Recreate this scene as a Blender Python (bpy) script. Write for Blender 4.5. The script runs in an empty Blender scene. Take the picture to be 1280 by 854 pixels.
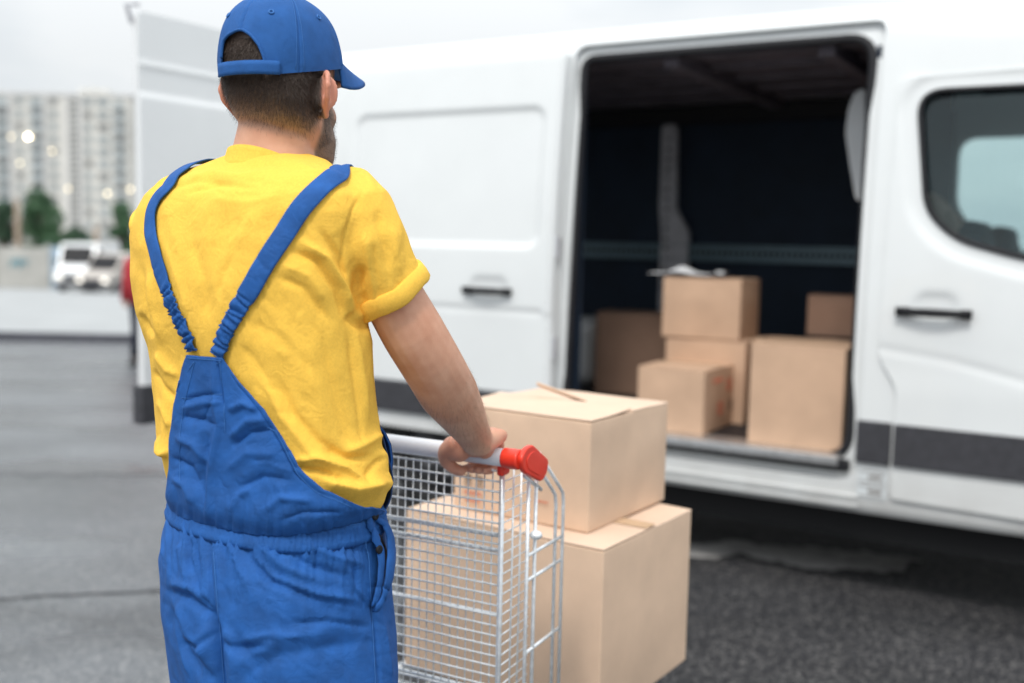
import bpy, bmesh, math, random
import numpy as np
from mathutils import Vector, Matrix, noise
from mathutils.bvhtree import BVHTree
R_ = math.radians
scene = bpy.context.scene
COL = scene.collection
random.seed(4)
rng = np.random.default_rng(5)

# ------------------------------------------------------------------ camera
FPX, CAMH, ROLL = 1300.0, 1.45, 0.022
PIT = math.atan((427 - 300) / FPX)
_f = np.array([0, math.cos(PIT), -math.sin(PIT)])
_u = np.array([0, math.sin(PIT), math.cos(PIT)])
_x = np.array([1.0, 0, 0])
CR = math.cos(ROLL) * _x + math.sin(ROLL) * _u
CU = -math.sin(ROLL) * _x + math.cos(ROLL) * _u
CC = np.array([0, 0, CAMH])
cd = bpy.data.cameras.new('camera')
cam = bpy.data.objects.new('camera', cd)
COL.objects.link(cam)
m = Matrix.Identity(4)
for i in range(3):
    m[i][0], m[i][1], m[i][2], m[i][3] = CR[i], CU[i], -_f[i], CC[i]
cam.matrix_world = m
cd.sensor_width = 36
cd.lens = 36 * FPX / 1280
cd.clip_start = 0.05
cd.clip_end = 6000
cd.dof.use_dof = True
cd.dof.focus_distance = 1.60
cd.dof.aperture_fstop = 2.0
scene.camera = cam
scene.render.resolution_x, scene.render.resolution_y = 1024, 683

# ------------------------------------------------------------------ light
SUN_EL, SUN_AZ = R_(56), R_(200)        # azimuth: clockwise from +Y
w = bpy.data.worlds.new('World')
scene.world = w
w.use_nodes = True
nt = w.node_tree
bg = nt.nodes['Background']
sky = nt.nodes.new('ShaderNodeTexSky')
sky.sky_type = 'NISHITA'
sky.sun_disc = False
sky.sun_elevation = SUN_EL
sky.sun_rotation = SUN_AZ
sky.dust_density = 3
tcw = nt.nodes.new('ShaderNodeTexCoord')
mp = nt.nodes.new('ShaderNodeMapping')
mp.inputs['Scale'].default_value = (1, 1, 3.2)
nz = nt.nodes.new('ShaderNodeTexNoise')
nz.inputs['Scale'].default_value = 1.7
nz.inputs['Detail'].default_value = 6
cr = nt.nodes.new('ShaderNodeValToRGB')
cr.color_ramp.elements[0].position = .40
cr.color_ramp.elements[0].color = (4.9, 5.4, 5.8, 1)
cr.color_ramp.elements[1].position = .60
cr.color_ramp.elements[1].color = (7.1, 7.3, 7.4, 1)
mx = nt.nodes.new('ShaderNodeMixRGB')
mx.inputs[0].default_value = .93
nt.links.new(tcw.outputs['Generated'], mp.inputs[0])
nt.links.new(mp.outputs[0], nz.inputs[0])
nt.links.new(nz.outputs[0], cr.inputs[0])
nt.links.new(sky.outputs[0], mx.inputs[1])
nt.links.new(cr.outputs[0], mx.inputs[2])
# overcast sky: brighter towards the zenith
sx_ = nt.nodes.new('ShaderNodeSeparateXYZ'); nt.links.new(tcw.outputs['Generated'], sx_.inputs[0])
zr_ = nt.nodes.new('ShaderNodeMapRange'); zr_.inputs[1].default_value = .15; zr_.inputs[2].default_value = 1; zr_.inputs[3].default_value = .92; zr_.inputs[4].default_value = 2.1
nt.links.new(sx_.outputs[2], zr_.inputs[0])
vm_ = nt.nodes.new('ShaderNodeVectorMath'); vm_.operation = 'SCALE'
nt.links.new(mx.outputs[0], vm_.inputs[0]); nt.links.new(zr_.outputs[0], vm_.inputs['Scale'])
nt.links.new(vm_.outputs[0], bg.inputs[0])
bg.inputs[1].default_value = 0.10
sl = bpy.data.lights.new('sun', 'SUN')
sl.energy = 1.5
sl.angle = R_(12)
sl.color = (1, .97, .92)
so = bpy.data.objects.new('sun', sl)
COL.objects.link(so)
sdir = Vector((math.sin(SUN_AZ) * math.cos(SUN_EL), math.cos(SUN_AZ) * math.cos(SUN_EL), math.sin(SUN_EL)))
so.rotation_euler = sdir.to_track_quat('Z', 'Y').to_euler()
so.location = (0, -3, 8)
scene.view_settings.view_transform = 'Standard'
scene.view_settings.look = 'None'
scene.view_settings.gamma = 1
scene.view_settings.exposure = 0.50
scene.view_settings.use_curve_mapping = False
scene.render.engine = 'CYCLES'

# ------------------------------------------------------------------ helpers
def ray(px, py):
    return _f + CR * (px - 640) / FPX - CU * (py - 427) / FPX
def pt(px, py, d):
    return CC + d * ray(px, py)
def onz(px, py, z):
    r = ray(px, py)
    return CC + r * (z - CAMH) / r[2]
def proj(a):
    d = np.asarray(a, float) - CC
    k = d @ _f
    return np.stack([640 + FPX * (d @ CR) / k, 427 - FPX * (d @ CU) / k, k], -1)
def V(a):
    return Vector([float(q) for q in a])

def mat(name, col, rough=.6, metal=0, nscale=0, namt=.12, bump=0, bscale=None, col2=None, spec=.5, coat=0, sheen=0, sss=0, emis=None, bump2=0, detail=5, coords='Object', stretch=None, brough=None):
    m = bpy.data.materials.new(name)
    m.use_nodes = True
    n, l = m.node_tree.nodes, m.node_tree.links
    b = n['Principled BSDF']
    b.inputs['Base Color'].default_value = (*col, 1)
    b.inputs['Roughness'].default_value = rough
    b.inputs['Metallic'].default_value = metal
    b.inputs['Specular IOR Level'].default_value = spec
    if coat: b.inputs['Coat Weight'].default_value = coat; b.inputs['Coat Roughness'].default_value = .08
    if sheen: b.inputs['Sheen Weight'].default_value = sheen; b.inputs['Sheen Roughness'].default_value = .5
    if sss:
        b.inputs['Subsurface Weight'].default_value = sss
        b.inputs['Subsurface Radius'].default_value = (1, .35, .2)
        b.inputs['Subsurface Scale'].default_value = .008
    if emis:
        b.inputs['Emission Color'].default_value = (*emis[0], 1)
        b.inputs['Emission Strength'].default_value = emis[1]
    tc = n.new('ShaderNodeTexCoord')
    src = tc.outputs[coords]
    if stretch:
        mpp = n.new('ShaderNodeMapping'); mpp.inputs['Scale'].default_value = stretch
        l.new(src, mpp.inputs[0]); src = mpp.outputs[0]
    if nscale:
        t = n.new('ShaderNodeTexNoise'); t.inputs['Scale'].default_value = nscale; t.inputs['Detail'].default_value = detail
        t.inputs['Roughness'].default_value = .6
        l.new(src, t.inputs[0])
        mr = n.new('ShaderNodeMapRange')
        mr.inputs[1].default_value = .3; mr.inputs[2].default_value = .7
        l.new(t.outputs[0], mr.inputs[0])
        mi = n.new('ShaderNodeMixRGB')
        c2 = col2 or tuple(q * (1 - namt) for q in col)
        c1 = col if col2 else tuple(min(1, q * (1 + namt * .5)) for q in col)
        mi.inputs[1].default_value = (*c1, 1); mi.inputs[2].default_value = (*c2, 1)
        l.new(mr.outputs[0], mi.inputs[0]); l.new(mi.outputs[0], b.inputs['Base Color'])
        if brough:
            m2 = n.new('ShaderNodeMapRange'); m2.inputs[3].default_value = rough; m2.inputs[4].default_value = brough
            l.new(mr.outputs[0], m2.inputs[0]); l.new(m2.outputs[0], b.inputs['Roughness'])
    if bump:
        t2 = n.new('ShaderNodeTexNoise'); t2.inputs['Scale'].default_value = bscale or 200; t2.inputs['Detail'].default_value = 3
        l.new(src, t2.inputs[0])
        bp = n.new('ShaderNodeBump'); bp.inputs['Strength'].default_value = bump; bp.inputs['Distance'].default_value = .002
        l.new(t2.outputs[0], bp.inputs['Height']); l.new(bp.outputs[0], b.inputs['Normal'])
    if bump2:   # soft irregular creasing under the weave
        w_ = n.new('ShaderNodeTexNoise'); w_.inputs['Scale'].default_value = 34; w_.inputs['Detail'].default_value = 5; w_.inputs['Distortion'].default_value = 1.3
        l.new(src, w_.inputs[0])
        rg_ = n.new('ShaderNodeMath'); rg_.operation = 'SUBTRACT'; rg_.inputs[1].default_value = .5; l.new(w_.outputs[0], rg_.inputs[0])
        ab = n.new('ShaderNodeMath'); ab.operation = 'ABSOLUTE'; l.new(rg_.outputs[0], ab.inputs[0])
        b2_ = n.new('ShaderNodeBump'); b2_.invert = True; b2_.inputs['Strength'].default_value = bump2; b2_.inputs['Distance'].default_value = .006
        l.new(ab.outputs[0], b2_.inputs['Height'])
        if bump: l.new(b2_.outputs[0], bp.inputs['Normal'])
        else: l.new(b2_.outputs[0], b.inputs['Normal'])
    return m

M = {}
M['paint'] = mat('white van paint', (.75, .77, .77), .30, coat=.6, nscale=3, namt=.03)
def add_dirt(m):     # road film thrown up along the sills
    n, l = m.node_tree.nodes, m.node_tree.links; b = n['Principled BSDF']
    tc = n.new('ShaderNodeTexCoord'); sp = n.new('ShaderNodeSeparateXYZ'); l.new(tc.outputs['Object'], sp.inputs[0])
    mr = n.new('ShaderNodeMapRange'); mr.inputs[1].default_value = .72; mr.inputs[2].default_value = .36; mr.inputs[3].default_value = 0; mr.inputs[4].default_value = .75; l.new(sp.outputs[2], mr.inputs[0])
    t = n.new('ShaderNodeTexNoise'); t.inputs['Scale'].default_value = 5; t.inputs['Detail'].default_value = 7; l.new(tc.outputs['Object'], t.inputs[0])
    mu = n.new('ShaderNodeMath'); mu.operation = 'MULTIPLY'; mu.use_clamp = True; l.new(mr.outputs[0], mu.inputs[0]); l.new(t.outputs[0], mu.inputs[1])
    mi = n.new('ShaderNodeMixRGB'); mi.inputs[2].default_value = (.30, .27, .24, 1); l.new(mu.outputs[0], mi.inputs[0])
    src = b.inputs['Base Color'].links[0].from_socket; l.new(src, mi.inputs[1]); l.new(mi.outputs[0], b.inputs['Base Color'])
add_dirt(M['paint'])
M['paint2'] = mat('white door paint', (.78, .79, .79), .34, coat=.5, nscale=2, namt=.03)
M['trim'] = mat('dark plastic trim', (.045, .045, .052), .5, nscale=30, namt=.3)
M['rubber'] = mat('black rubber', (.008, .008, .011), .7)
M['lining'] = mat('navy cargo lining', (.008, .020, .042), .75, nscale=4, namt=.3)
M['liningc'] = mat('dark ribbed ceiling', (.14, .125, .15), .7, nscale=6, namt=.3)
M['floorc'] = mat('dark cargo floor', (.012, .011, .014), .6, nscale=20, namt=.4)
M['alu'] = mat('brushed aluminium', (.62, .62, .62), .38, metal=.9, nscale=40, namt=.2)
M['greym'] = mat('grey painted steel', (.55, .55, .58), .5, nscale=12, namt=.2)
M['rail'] = mat('dark grey perforated steel', (.16, .24, .28), .45, metal=.3, nscale=60, namt=.4)
M['whitep'] = mat('white moulded plastic', (.62, .64, .65), .45, nscale=8, namt=.06)
M['black'] = mat('black plastic', (.008, .008, .010), .6, spec=.3)
M['card'] = mat('cardboard', (.68, .485, .345), .85, nscale=5, namt=.13, bump=.12, bscale=260, detail=8)
M['card2'] = mat('brown cardboard', (.56, .37, .25), .85, nscale=5, namt=.12, bump=.15, bscale=220, detail=8)
M['card3'] = mat('dark brown and shade-toned cardboard', (.30, .185, .13), .85, nscale=5, namt=.12)  # dark tone also carries the cargo shade on the left carton
M['cardtop'] = mat('pale cardboard flap', (.66, .485, .36), .8, nscale=6, namt=.08, bump=.1, bscale=240)
M['edge'] = mat('corrugated edge', (.25, .15, .09), .9)
M['ctape'] = mat('brown packing tape', (.55, .38, .24), .25, nscale=20, namt=.1)
M['inkd'] = mat('dark brown printing ink', (.12, .075, .05), .8)
M['inkr'] = mat('red printing ink', (.62, .12, .06), .8)
M['wire'] = mat('zinc plated wire', (.84, .86, .87), .33, metal=.45, nscale=90, namt=.22)
M['handle'] = mat('white handle plastic', (.80, .80, .82), .28, nscale=10, namt=.03)
M['red'] = mat('red plastic', (.80, .045, .02), .32, spec=.5, nscale=14, namt=.08)
M['shirt'] = mat('yellow cotton', (.97, .575, .085), .9, spec=.25, nscale=300, namt=.10, bump=.45, bscale=1500, bump2=.35)
M['blue'] = mat('blue twill', (.013, .098, .345), .72, spec=.35, nscale=34, namt=.22, bump=.45, bscale=1700, bump2=.40)
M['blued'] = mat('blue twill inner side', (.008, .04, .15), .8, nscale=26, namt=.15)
M['cap'] = mat('blue cap cotton', (.020, .105, .335), .8, spec=.3, nscale=40, namt=.16, bump=.45, bscale=1700, bump2=.22)
M['thread'] = mat('blue stitching', (.035, .15, .42), .8)
M['hair'] = mat('dark brown hair', (.060, .038, .027), .55)
M['eye'] = mat('eye white', (.7, .68, .66), .2)
M['shoe'] = mat('black work shoe', (.02, .02, .02), .5, nscale=30, namt=.3)
M['tyre'] = mat('tyre rubber', (.012, .012, .013), .8, bump=.4, bscale=60)
M['rim'] = mat('grey steel rim', (.35, .35, .36), .4, metal=.6, nscale=10, namt=.2)
M['under'] = mat('dark underbody', (.006, .006, .007), .9)
M['seat'] = mat('grey seat fabric', (.035, .075, .095), .9)
M['brown'] = mat('brown leather', (.62, .40, .33), .6, nscale=14, namt=.4)
M['paper'] = mat('white paper', (.85, .86, .88), .7)
M['clipb'] = mat('black clipboard', (.02, .02, .03), .4)
def emis(name, c, s):
    return mat(name, c, .5, emis=(c, s))
def glassmat(name, tint=(.80, .90, .90), rough=.02, mixf=.35):
    m = bpy.data.materials.new(name); m.use_nodes = True
    n, l = m.node_tree.nodes, m.node_tree.links
    for q in list(n):
        if q.type == 'BSDF_PRINCIPLED': n.remove(q)
    tr = n.new('ShaderNodeBsdfTransparent'); tr.inputs[0].default_value = (*tint, 1)
    gl = n.new('ShaderNodeBsdfGlossy'); gl.inputs['Roughness'].default_value = rough
    fr = n.new('ShaderNodeFresnel'); fr.inputs[0].default_value = 1.52
    mxs = n.new('ShaderNodeMixShader')
    l.new(fr.outputs[0], mxs.inputs[0]); l.new(tr.outputs[0], mxs.inputs[1]); l.new(gl.outputs[0], mxs.inputs[2])
    l.new(mxs.outputs[0], n['Material Output'].inputs[0])
    return m
M['glass'] = glassmat('tinted van glass', tint=(.76, .87, .88))
M['glass2'] = glassmat('clear van glass', tint=(.97, .99, .98))

def ensure(x): return [V(p) for p in x]

def tag(o, label=None, cat=None, group=None, kind=None):
    if label: o['label'] = label
    if cat: o['category'] = cat
    if group: o['group'] = group
    if kind: o['kind'] = kind
    return o
ORG = {}
def empty(name, loc, rz=0, label=None, cat=None, group=None):
    o = bpy.data.objects.new(name, None)
    o.empty_display_size = .1
    COL.objects.link(o)
    o.location = V(loc); o.rotation_euler = (0, 0, rz)
    ORG[o.name] = Matrix.Translation(V(loc)) @ Matrix.Rotation(rz, 4, 'Z')
    tag(o, label, cat, group)
    return o
def add(name, verts, faces, material, parent=None, smooth=False, local=False, origin=None, mats=None, midx=None):
    """link one mesh object; verts in world space unless local=True (then in the parent's frame)"""
    me = bpy.data.meshes.new(name)
    vs = [Vector(v) if not isinstance(v, np.ndarray) else V(v) for v in verts]
    if parent is not None:
        base = ORG[parent.name]
        if not local:
            inv = base.inverted(); vs = [inv @ v for v in vs]
        Mw = base
    else:
        org = V(origin) if origin is not None else Vector((0, 0, 0))
        vs = [v - org for v in vs]
        Mw = Matrix.Translation(org)
    me.from_pydata([tuple(v) for v in vs], [], faces)
    me.update()
    if smooth: me.polygons.foreach_set('use_smooth', [True] * len(me.polygons))
    o = bpy.data.objects.new(name, me)
    COL.objects.link(o)
    for q in (mats or [material]): me.materials.append(q)
    if midx is not None: me.polygons.foreach_set('material_index', midx)
    if parent is not None: o.parent = parent
    else: o.location = Mw.to_translation()
    ORG[o.name] = Mw
    return o
class MB:
    """collects shapes into one mesh"""
    def __init__(s): s.v = []; s.f = []
    def add(s, v, f):
        k = len(s.v); s.v += [V(p) for p in v]; s.f += [tuple(i + k for i in q) for q in f]; return s
    def box(s, c, d, rz=0, M4=None):
        hx, hy, hz = d[0] / 2, d[1] / 2, d[2] / 2
        vs = [Vector((x * hx, y * hy, z * hz)) for x in (-1, 1) for y in (-1, 1) for z in (-1, 1)]
        Mx = M4 if M4 is not None else Matrix.Translation(V(c)) @ Matrix.Rotation(rz, 4, 'Z')
        return s.add([Mx @ v for v in vs], [(0, 1, 3, 2), (4, 6, 7, 5), (0, 4, 5, 1), (2, 3, 7, 6), (0, 2, 6, 4), (1, 5, 7, 3)])
    def tube(s, pts, r, n=8, cap=True, closed=False):
        P = [V(p) for p in pts]; N = len(P)
        rr = r if hasattr(r, '__len__') else [r] * N
        rings = []; up = None
        for i in range(N):
            if closed: t = (P[(i + 1) % N] - P[i - 1])
            else: t = P[min(i + 1, N - 1)] - P[max(i - 1, 0)]
            t.normalize()
            if up is None:
                up = Vector((0, 0, 1)) if abs(t.z) < .9 else Vector((1, 0, 0))
            a = (up - t * up.dot(t)).normalized(); up = a
            b = t.cross(a)
            rings.append([P[i] + (a * math.cos(2 * math.pi * k / n) + b * math.sin(2 * math.pi * k / n)) * rr[i] for k in range(n)])
        v = [p for g in rings for p in g]; f = []
        for i in range(N if closed else N - 1):
            j = (i + 1) % N
            for k in range(n):
                f.append((i * n + k, i * n + (k + 1) % n, j * n + (k + 1) % n, j * n + k))
        if cap and not closed:
            f.append(tuple(range(n))[::-1]); f.append(tuple((N - 1) * n + k for k in range(n)))
        return s.add(v, f)
    def loft(s, rings, cap=True):
        n = len(rings[0]); v = [p for g in rings for p in g]; f = []
        for i in range(len(rings) - 1):
            for k in range(n):
                f.append((i * n + k, i * n + (k + 1) % n, (i + 1) * n + (k + 1) % n, (i + 1) * n + k))
        if cap:
            f.append(tuple(range(n))[::-1]); f.append(tuple((len(rings) - 1) * n + k for k in range(n)))
        return s.add(v, f)
    def ell(s, c, rad, M3=None, nu=24, nv=16):
        v = []; f = []
        for i in range(nv + 1):
            ph = math.pi * i / nv
            for k in range(nu):
                th = 2 * math.pi * k / nu
                p = Vector((math.sin(ph) * math.cos(th) * rad[0], math.sin(ph) * math.sin(th) * rad[1], math.cos(ph) * rad[2]))
                v.append((M3 @ p if M3 is not None else p) + V(c))
        for i in range(nv):
            for k in range(nu):
                f.append((i * nu + k, i * nu + (k + 1) % nu, (i + 1) * nu + (k + 1) % nu, (i + 1) * nu + k))
        return s.add(v, f)
    def out(s, name, material, parent=None, **k):
        return add(name, s.v, s.f, material, parent, **k)
def mod(o, t, **k):
    q = o.modifiers.new(t.lower(), t)
    for a, b in k.items(): setattr(q, a, b)
    return q
def bevel(o, wd, seg=2, ang=35):
    mod(o, 'BEVEL', width=wd, segments=seg, limit_method='ANGLE', angle_limit=R_(ang))
    o.data.polygons.foreach_set('use_smooth', [True] * len(o.data.polygons))
    mod(o, 'WEIGHTED_NORMAL', keep_sharp=True)
    return o
def bake(o):
    dg = bpy.context.evaluated_depsgraph_get()
    dg.update()
    me = bpy.data.meshes.new_from_object(o.evaluated_get(dg), depsgraph=dg)
    old = o.data; o.modifiers.clear(); o.data = me; me.name = o.name
    return o
def kill(o): bpy.data.objects.remove(o, do_unlink=True)
def prism(poly, v0, v1, parent, axis='v'):
    """poly in (u,z), extruded over v; parent's frame"""
    n = len(poly)
    v = [(p[0], v0, p[1]) for p in poly] + [(p[0], v1, p[1]) for p in poly]
    f = [tuple(range(n))[::-1], tuple(range(n, 2 * n))] + [(k, (k + 1) % n, n + (k + 1) % n, n + k) for k in range(n)]
    o = add('cutter', v, f, M['black'], parent, local=True)
    bm = bmesh.new(); bm.from_mesh(o.data); bmesh.ops.recalc_face_normals(bm, faces=bm.faces); bm.to_mesh(o.data); bm.free()
    return o
def cut(o, c, op='DIFFERENCE'):
    md = mod(o, 'BOOLEAN', operation=op, object=c, solver='EXACT'); bake(o); kill(c); return o
def fillet(poly, r, n=6):
    out = []; N = len(poly)
    for i in range(N):
        rr = r[i] if hasattr(r, '__len__') else r
        p0, p, p1 = Vector(poly[i - 1]), Vector(poly[i]), Vector(poly[(i + 1) % N])
        a = (p0 - p); b = (p1 - p)
        d = min(rr, a.length * .45, b.length * .45)
        if d < 1e-4: out.append(tuple(p)); continue
        a = p + a.normalized() * d; b = p + b.normalized() * d
        for k in range(n + 1):
            t = k / n; out.append(tuple(a * (1 - t) ** 2 + p * 2 * t * (1 - t) + b * t * t))
    return out
def copy_tree(o, loc=None, rz=None, label=None):
    def cp(a, par):
        c = a.copy(); COL.objects.link(c)
        if par is not None: c.parent = par
        for ch in a.children: cp(ch, c)
        return c
    c = cp(o, None)
    if loc is not None: c.location = V(loc)
    if rz is not None: c.rotation_euler = (0, 0, rz)
    if label: c['label'] = label
    return c

# ------------------------------------------------------------------ ground
def gz(y):
    return 0 if y < 7.5 else -.0385 * (min(y, 75) - 7.5)
KERB_Y = 16.8
def ground_mat(nm, cols, r0, r1v):
    m = bpy.data.materials.new(nm); m.use_nodes = True
    n, l = m.node_tree.nodes, m.node_tree.links
    b = n['Principled BSDF']
    tc = n.new('ShaderNodeTexCoord')
    def noi(sc, det=4, rough=.55, st=None):
        src = tc.outputs['Object']
        if st:
            q = n.new('ShaderNodeMapping'); q.inputs['Scale'].default_value = st; l.new(src, q.inputs[0]); src = q.outputs[0]
        t = n.new('ShaderNodeTexNoise'); t.inputs['Scale'].default_value = sc; t.inputs['Detail'].default_value = det; t.inputs['Roughness'].default_value = rough
        l.new(src, t.inputs[0]); return t
    vor = n.new('ShaderNodeTexVoronoi'); vor.inputs['Scale'].default_value = 95; l.new(tc.outputs['Object'], vor.inputs[0])
    r1 = n.new('ShaderNodeValToRGB'); l.new(vor.outputs['Color'], r1.inputs[0])
    r1.color_ramp.elements[0].color = (*cols[0], 1); r1.color_ramp.elements[0].position = .15
    r1.color_ramp.elements[1].color = (*cols[2], 1); r1.color_ramp.elements[1].position = .95
    e = r1.color_ramp.elements.new(.6); e.color = (*cols[1], 1)
    big = noi(.55, 5, .6, (1, 2.2, 1))
    mr = n.new('ShaderNodeMapRange'); mr.inputs[1].default_value = .35; mr.inputs[2].default_value = .65; mr.inputs[3].default_value = .72; mr.inputs[4].default_value = 1.35
    l.new(big.outputs[0], mr.inputs[0])
    mu = n.new('ShaderNodeVectorMath'); mu.operation = 'SCALE'; l.new(r1.outputs[0], mu.inputs[0]); l.new(mr.outputs[0], mu.inputs['Scale'])
    # fine cracks
    ck = n.new('ShaderNodeTexVoronoi'); ck.feature = 'DISTANCE_TO_EDGE'; ck.inputs['Scale'].default_value = .45
    wn = noi(2.2, 5); ad = n.new('ShaderNodeMixRGB'); ad.inputs[0].default_value = .12
    l.new(tc.outputs['Object'], ad.inputs[1]); l.new(wn.outputs['Color'], ad.inputs[2]); l.new(ad.outputs[0], ck.inputs[0])
    cm = n.new('ShaderNodeMapRange'); cm.inputs[1].default_value = .0; cm.inputs[2].default_value = .012; cm.inputs[3].default_value = .82; cm.inputs[4].default_value = 1
    l.new(ck.outputs['Distance'], cm.inputs[0])
    mu2 = n.new('ShaderNodeVectorMath'); mu2.operation = 'SCALE'; l.new(mu.outputs[0], mu2.inputs[0]); l.new(cm.outputs[0], mu2.inputs['Scale'])
    l.new(mu2.outputs[0], b.inputs['Base Color'])
    wet = noi(.35, 4, .5, (.5, 1.6, 1))
    rr = n.new('ShaderNodeMapRange'); rr.inputs[1].default_value = .38; rr.inputs[2].default_value = .62; rr.inputs[3].default_value = r0; rr.inputs[4].default_value = r1v
    l.new(wet.outputs[0], rr.inputs[0]); l.new(rr.outputs[0], b.inputs['Roughness'])
    bp = n.new('ShaderNodeBump'); bp.inputs['Strength'].default_value = .55; bp.inputs['Distance'].default_value = .004
    v2 = n.new('ShaderNodeTexVoronoi'); v2.inputs['Scale'].default_value = 120; l.new(tc.outputs['Object'], v2.inputs[0])
    l.new(v2.outputs['Distance'], bp.inputs['Height']); l.new(bp.outputs[0], b.inputs['Normal'])
    return m
M['asphalt'] = ground_mat('worn pale damp asphalt', ((.075, .082, .090), (.110, .116, .124), (.21, .21, .21)), .18, .36)
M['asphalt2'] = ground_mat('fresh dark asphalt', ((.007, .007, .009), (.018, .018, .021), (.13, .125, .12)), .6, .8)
M['concrete'] = mat('pale concrete paving', (.36, .37, .37), .5, nscale=.8, namt=.18, bump=.2, bscale=40)
M['kerb'] = mat('shade-darkened kerb stone', (.055, .055, .07), .6, nscale=8, namt=.3)  # shade on the kerb face put into the stone colour
ys = [-30, -10, 0, 4, 7.5, 10, 13, KERB_Y]
def strip(name, ys, x0, x1, zf, m_):
    v = []; f = []
    for y in ys: v += [(x0, y, zf(y)), (x1, y, zf(y))]
    for i in range(len(ys) - 1): f.append((2 * i, 2 * i + 1, 2 * i + 3, 2 * i + 2))
    return tag(add(name, v, f, m_, smooth=True), kind='structure')
strip('ground', ys + [20, 30, 45, 60, 75, 300, 2500], -1500, 1500, gz, M['asphalt'])
strip('pavement', [KERB_Y + .3, 20, 30, 45, 60, 75, 120], -60, 60, lambda y: gz(y) + .13, M['concrete'])
mb = MB()
mb.add([(-60, KERB_Y, gz(KERB_Y) - .02), (60, KERB_Y, gz(KERB_Y) - .02), (60, KERB_Y + .02, gz(KERB_Y) + .13), (-60, KERB_Y + .02, gz(KERB_Y) + .13),
        (60, KERB_Y + .3, gz(KERB_Y + .3) + .134), (-60, KERB_Y + .3, gz(KERB_Y + .3) + .134)], [(0, 1, 2, 3), (3, 2, 4, 5)])
tag(mb.out('kerb', M['kerb']), kind='structure')
# asphalt repair joints: dark tar strips lying on the ground
M['tar'] = mat('tar joint', (.022, .022, .026), .5, nscale=8, namt=.3)
def tar(p0, p1, wd, nm='tar_joint', mt=None, z=.004):
    a = V(onz(*p0, 0)); b = V(onz(*p1, 0)); n_ = 30; v = []; f = []
    t = (b - a).normalized(); s = Vector((-t.y, t.x, 0))
    for i in range(n_ + 1):
        c = a.lerp(b, i / n_) + s * (noise.noise(Vector((i * .37, wd * 50, 0))) * wd * 1.2)
        ww = wd * (.5 + .4 * noise.noise(Vector((i * .9, 3, 1))))
        zz = gz(c.y) + z
        v += [(c.x - s.x * ww, c.y - s.y * ww, zz), (c.x + s.x * ww, c.y + s.y * ww, zz)]
        if i: f.append((2 * i - 2, 2 * i - 1, 2 * i + 1, 2 * i))
    return tag(add(nm, v, f, mt or M['tar']), kind='structure')
# tar joint
tar((-60, 752), (420, 728), .022)
def blob(name, pix, material, z=.003, amp=.03, n_=90):
    P = [V(onz(x, y, 0)) for x, y in pix]; out = []
    N = len(P)
    for i in range(N):
        for k in range(n_ // N):
            t = k * N / n_
            c = P[i].lerp(P[(i + 1) % N], t)
            out.append((c.x + noise.noise(c * 5) * amp + noise.noise(c * 19) * amp * .5, c.y + noise.noise(c * 6 + Vector((5, 5, 5))) * amp * 1.5 + noise.noise(c * 21 + Vector((1, 1, 1))) * amp * .7, z))
    return tag(add(name, out, [tuple(range(len(out)))], material), kind='structure')
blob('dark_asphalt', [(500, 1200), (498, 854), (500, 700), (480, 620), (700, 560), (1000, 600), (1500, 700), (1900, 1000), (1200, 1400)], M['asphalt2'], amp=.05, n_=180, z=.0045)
# pale concrete patch near the van
M['worn_concrete'] = mat('pale worn concrete', (.34, .33, .32), .7, nscale=9, namt=.3)
blob('concrete_patch', [(800, 684), (930, 681), (1010, 684), (1090, 692), (1150, 704), (1105, 720), (1060, 711), (1020, 714), (985, 708), (930, 694), (905, 699), (850, 694)], M['worn_concrete'], amp=.05, n_=200, z=.009)
M['dampc'] = mat('shallow damp film', (.055, .056, .058), .22, nscale=6, namt=.3, bump=.15, bscale=60)
blob('damp_patch', [(-120, 578), (60, 576), (215, 580), (300, 586), (200, 594), (40, 592), (-120, 596)], M['dampc'], amp=.10, n_=140)

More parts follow.
